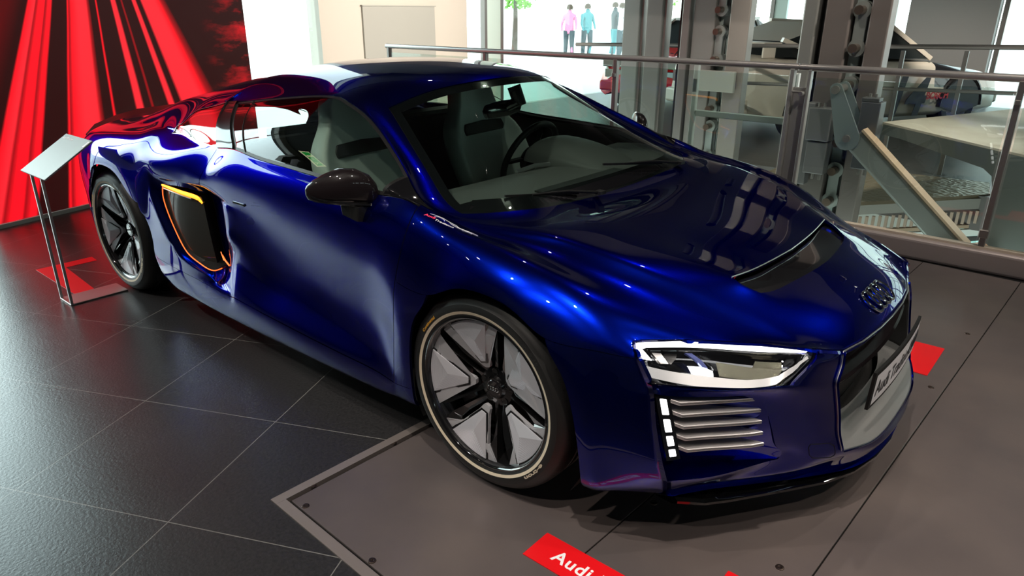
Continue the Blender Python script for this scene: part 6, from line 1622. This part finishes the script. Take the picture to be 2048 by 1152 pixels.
# ------------------------------------------------------------------ outside, washed out by daylight
pav = new_mat('pavement_outside', (0.75,0.76,0.73), 0.8)
m = MB(); m.box((-28.7,12,-0.20),(44,80,0.2)); o = m.build('ground_outside', pav); o['kind'] = 'structure'
m = MB(); m.box((8.0,32.2,-0.20),(29.4,40,0.2)); o = m.build('ground_behind', pav); o['kind'] = 'structure'
leafm = new_mat('leaves', (0.25,0.50,0.10), 0.7); barkm = new_mat('bark', (0.12,0.09,0.07), 0.8)
def tree(x, y, z, h, r, seed, label):
    random.seed(seed); root = tag(empty('tree', (x,y,z)), label, 'tree', 'trees outside the windows')
    m = MB(); m.tube([(0,0,0),(0.05,0,h*0.35),(0,0.05,h*0.75)], [0.12,0.09,0.04], 8); m.build('trunk', barkm, root, smooth=True)
    m = MB()
    for i in range(900):
        a = random.uniform(0,2*PI); u = random.uniform(-1,1); q = random.random()**0.4*r; s = math.sqrt(1-u*u)
        p = Vector((q*s*math.cos(a), q*s*math.sin(a), h*0.72+q*u*0.8)); d = Vector((random.gauss(0,1),random.gauss(0,1),random.gauss(0,1))).normalized(); e = d.orthogonal().normalized()*0.10; f = d.cross(e).normalized()*0.07
        m.add([p-e,p-f,p+e,p+f], [(0,1,2,3)])
    m.build('crown', leafm, root)
tree(-17.2,19.6,-0.1,3.4,1.1,3,'green leafy tree outside the window right of the pale mullion')
tree(-13.3,23.5,-0.1,3.6,1.2,5,'green leafy tree outside between the grey columns')
# people on the pavement outside
def person(x, y, z, h, yaw, top, trouser, hairc, label, arm=0):
    root = tag(empty('person', (x,y,z), yaw), label, 'person', 'people outside the window')
    s = h/1.75
    me = D.meshes.new('body')
    P = [(0,0,0.95),(0,0,1.20),(0,0,1.42),(0,0,1.52),(0,0.0,1.62),
         (0,0.18,1.40),(0.04,0.25,1.15),(0.14,0.24,0.95),(0,-0.18,1.40),(0.02,-0.26,1.14),(0.10*arm+0.05,-0.25,0.90),
         (0.02,0.10,0.90),(0.06,0.11,0.50),(0.0,0.12,0.07),(0.14,0.12,0.04),(-0.02,-0.10,0.90),(-0.04,-0.11,0.50),(-0.12,-0.12,0.08),(0.02,-0.12,0.04)]
    Ed = [(0,1),(1,2),(2,3),(3,4),(2,5),(5,6),(6,7),(2,8),(8,9),(9,10),(0,11),(11,12),(12,13),(13,14),(0,15),(15,16),(16,17),(17,18)]
    rad = [.15,.13,.14,.055,.095,.065,.045,.032,.065,.045,.032,.09,.062,.045,.04,.09,.062,.045,.04]
    me.from_pydata([(a*s,b*s,c*s) for a,b,c in P], Ed, []); me.update()
    o = link_obj('body', me, root); me.materials.append(top)
    md = o.modifiers.new('skin','SKIN')
    for v, r_ in zip(me.skin_vertices[0].data, rad): v.radius = (r_*s, r_*s)
    me.skin_vertices[0].data[0].use_root = True
    sb = o.modifiers.new('sub','SUBSURF'); sb.levels = 1; sb.render_levels = 1
    m = MB(); m.lathe([(0,0.12),(0.07,0.10),(0.108,0.03),(0.10,-0.05),(0.0,-0.05)], 16, Matrix.Translation((-0.01,0,1.66*s))); m.build('hair', hairc, root, smooth=True)
    m = MB()
    for sd in (1,-1): m.tube([(0.02*sd,0.10*sd*s,0.92*s),(0.05*sd,0.11*sd*s,0.50*s),(-0.04,0.12*sd*s,0.12*s)], [0.105*s,0.078*s,0.060*s], 12)
    m.build('trousers', trouser, root, smooth=True)
pink = new_mat('pink_top', (0.75,0.25,0.40), 0.7); teal = new_mat('teal_top', (0.08,0.28,0.30), 0.7); dkc = new_mat('dark_cloth', (0.05,0.07,0.08), 0.7); whc = new_mat('white_cloth', (0.75,0.75,0.75), 0.7); brn = new_mat('brown_hair', (0.08,0.05,0.03), 0.7)
PEO = [(-13.9,18.6,pink,dkc,'person in a pink top and dark trousers outside, leftmost of the group'),(-13.5,19.1,teal,dkc,'person in teal top standing outside beside the one in pink'),(-12.5,19.7,whc,dkc,'person in white top and dark trousers outside, nearest the window column'),(-13.1,20.2,dkc,teal,'person in dark top standing outside behind the others')]
for i, (x, y, a, b_, lb) in enumerate(PEO): person(x, y, -0.1, 1.72+0.03*i, R(-60+40*i), a, b_, brn, lb, arm=i%2)
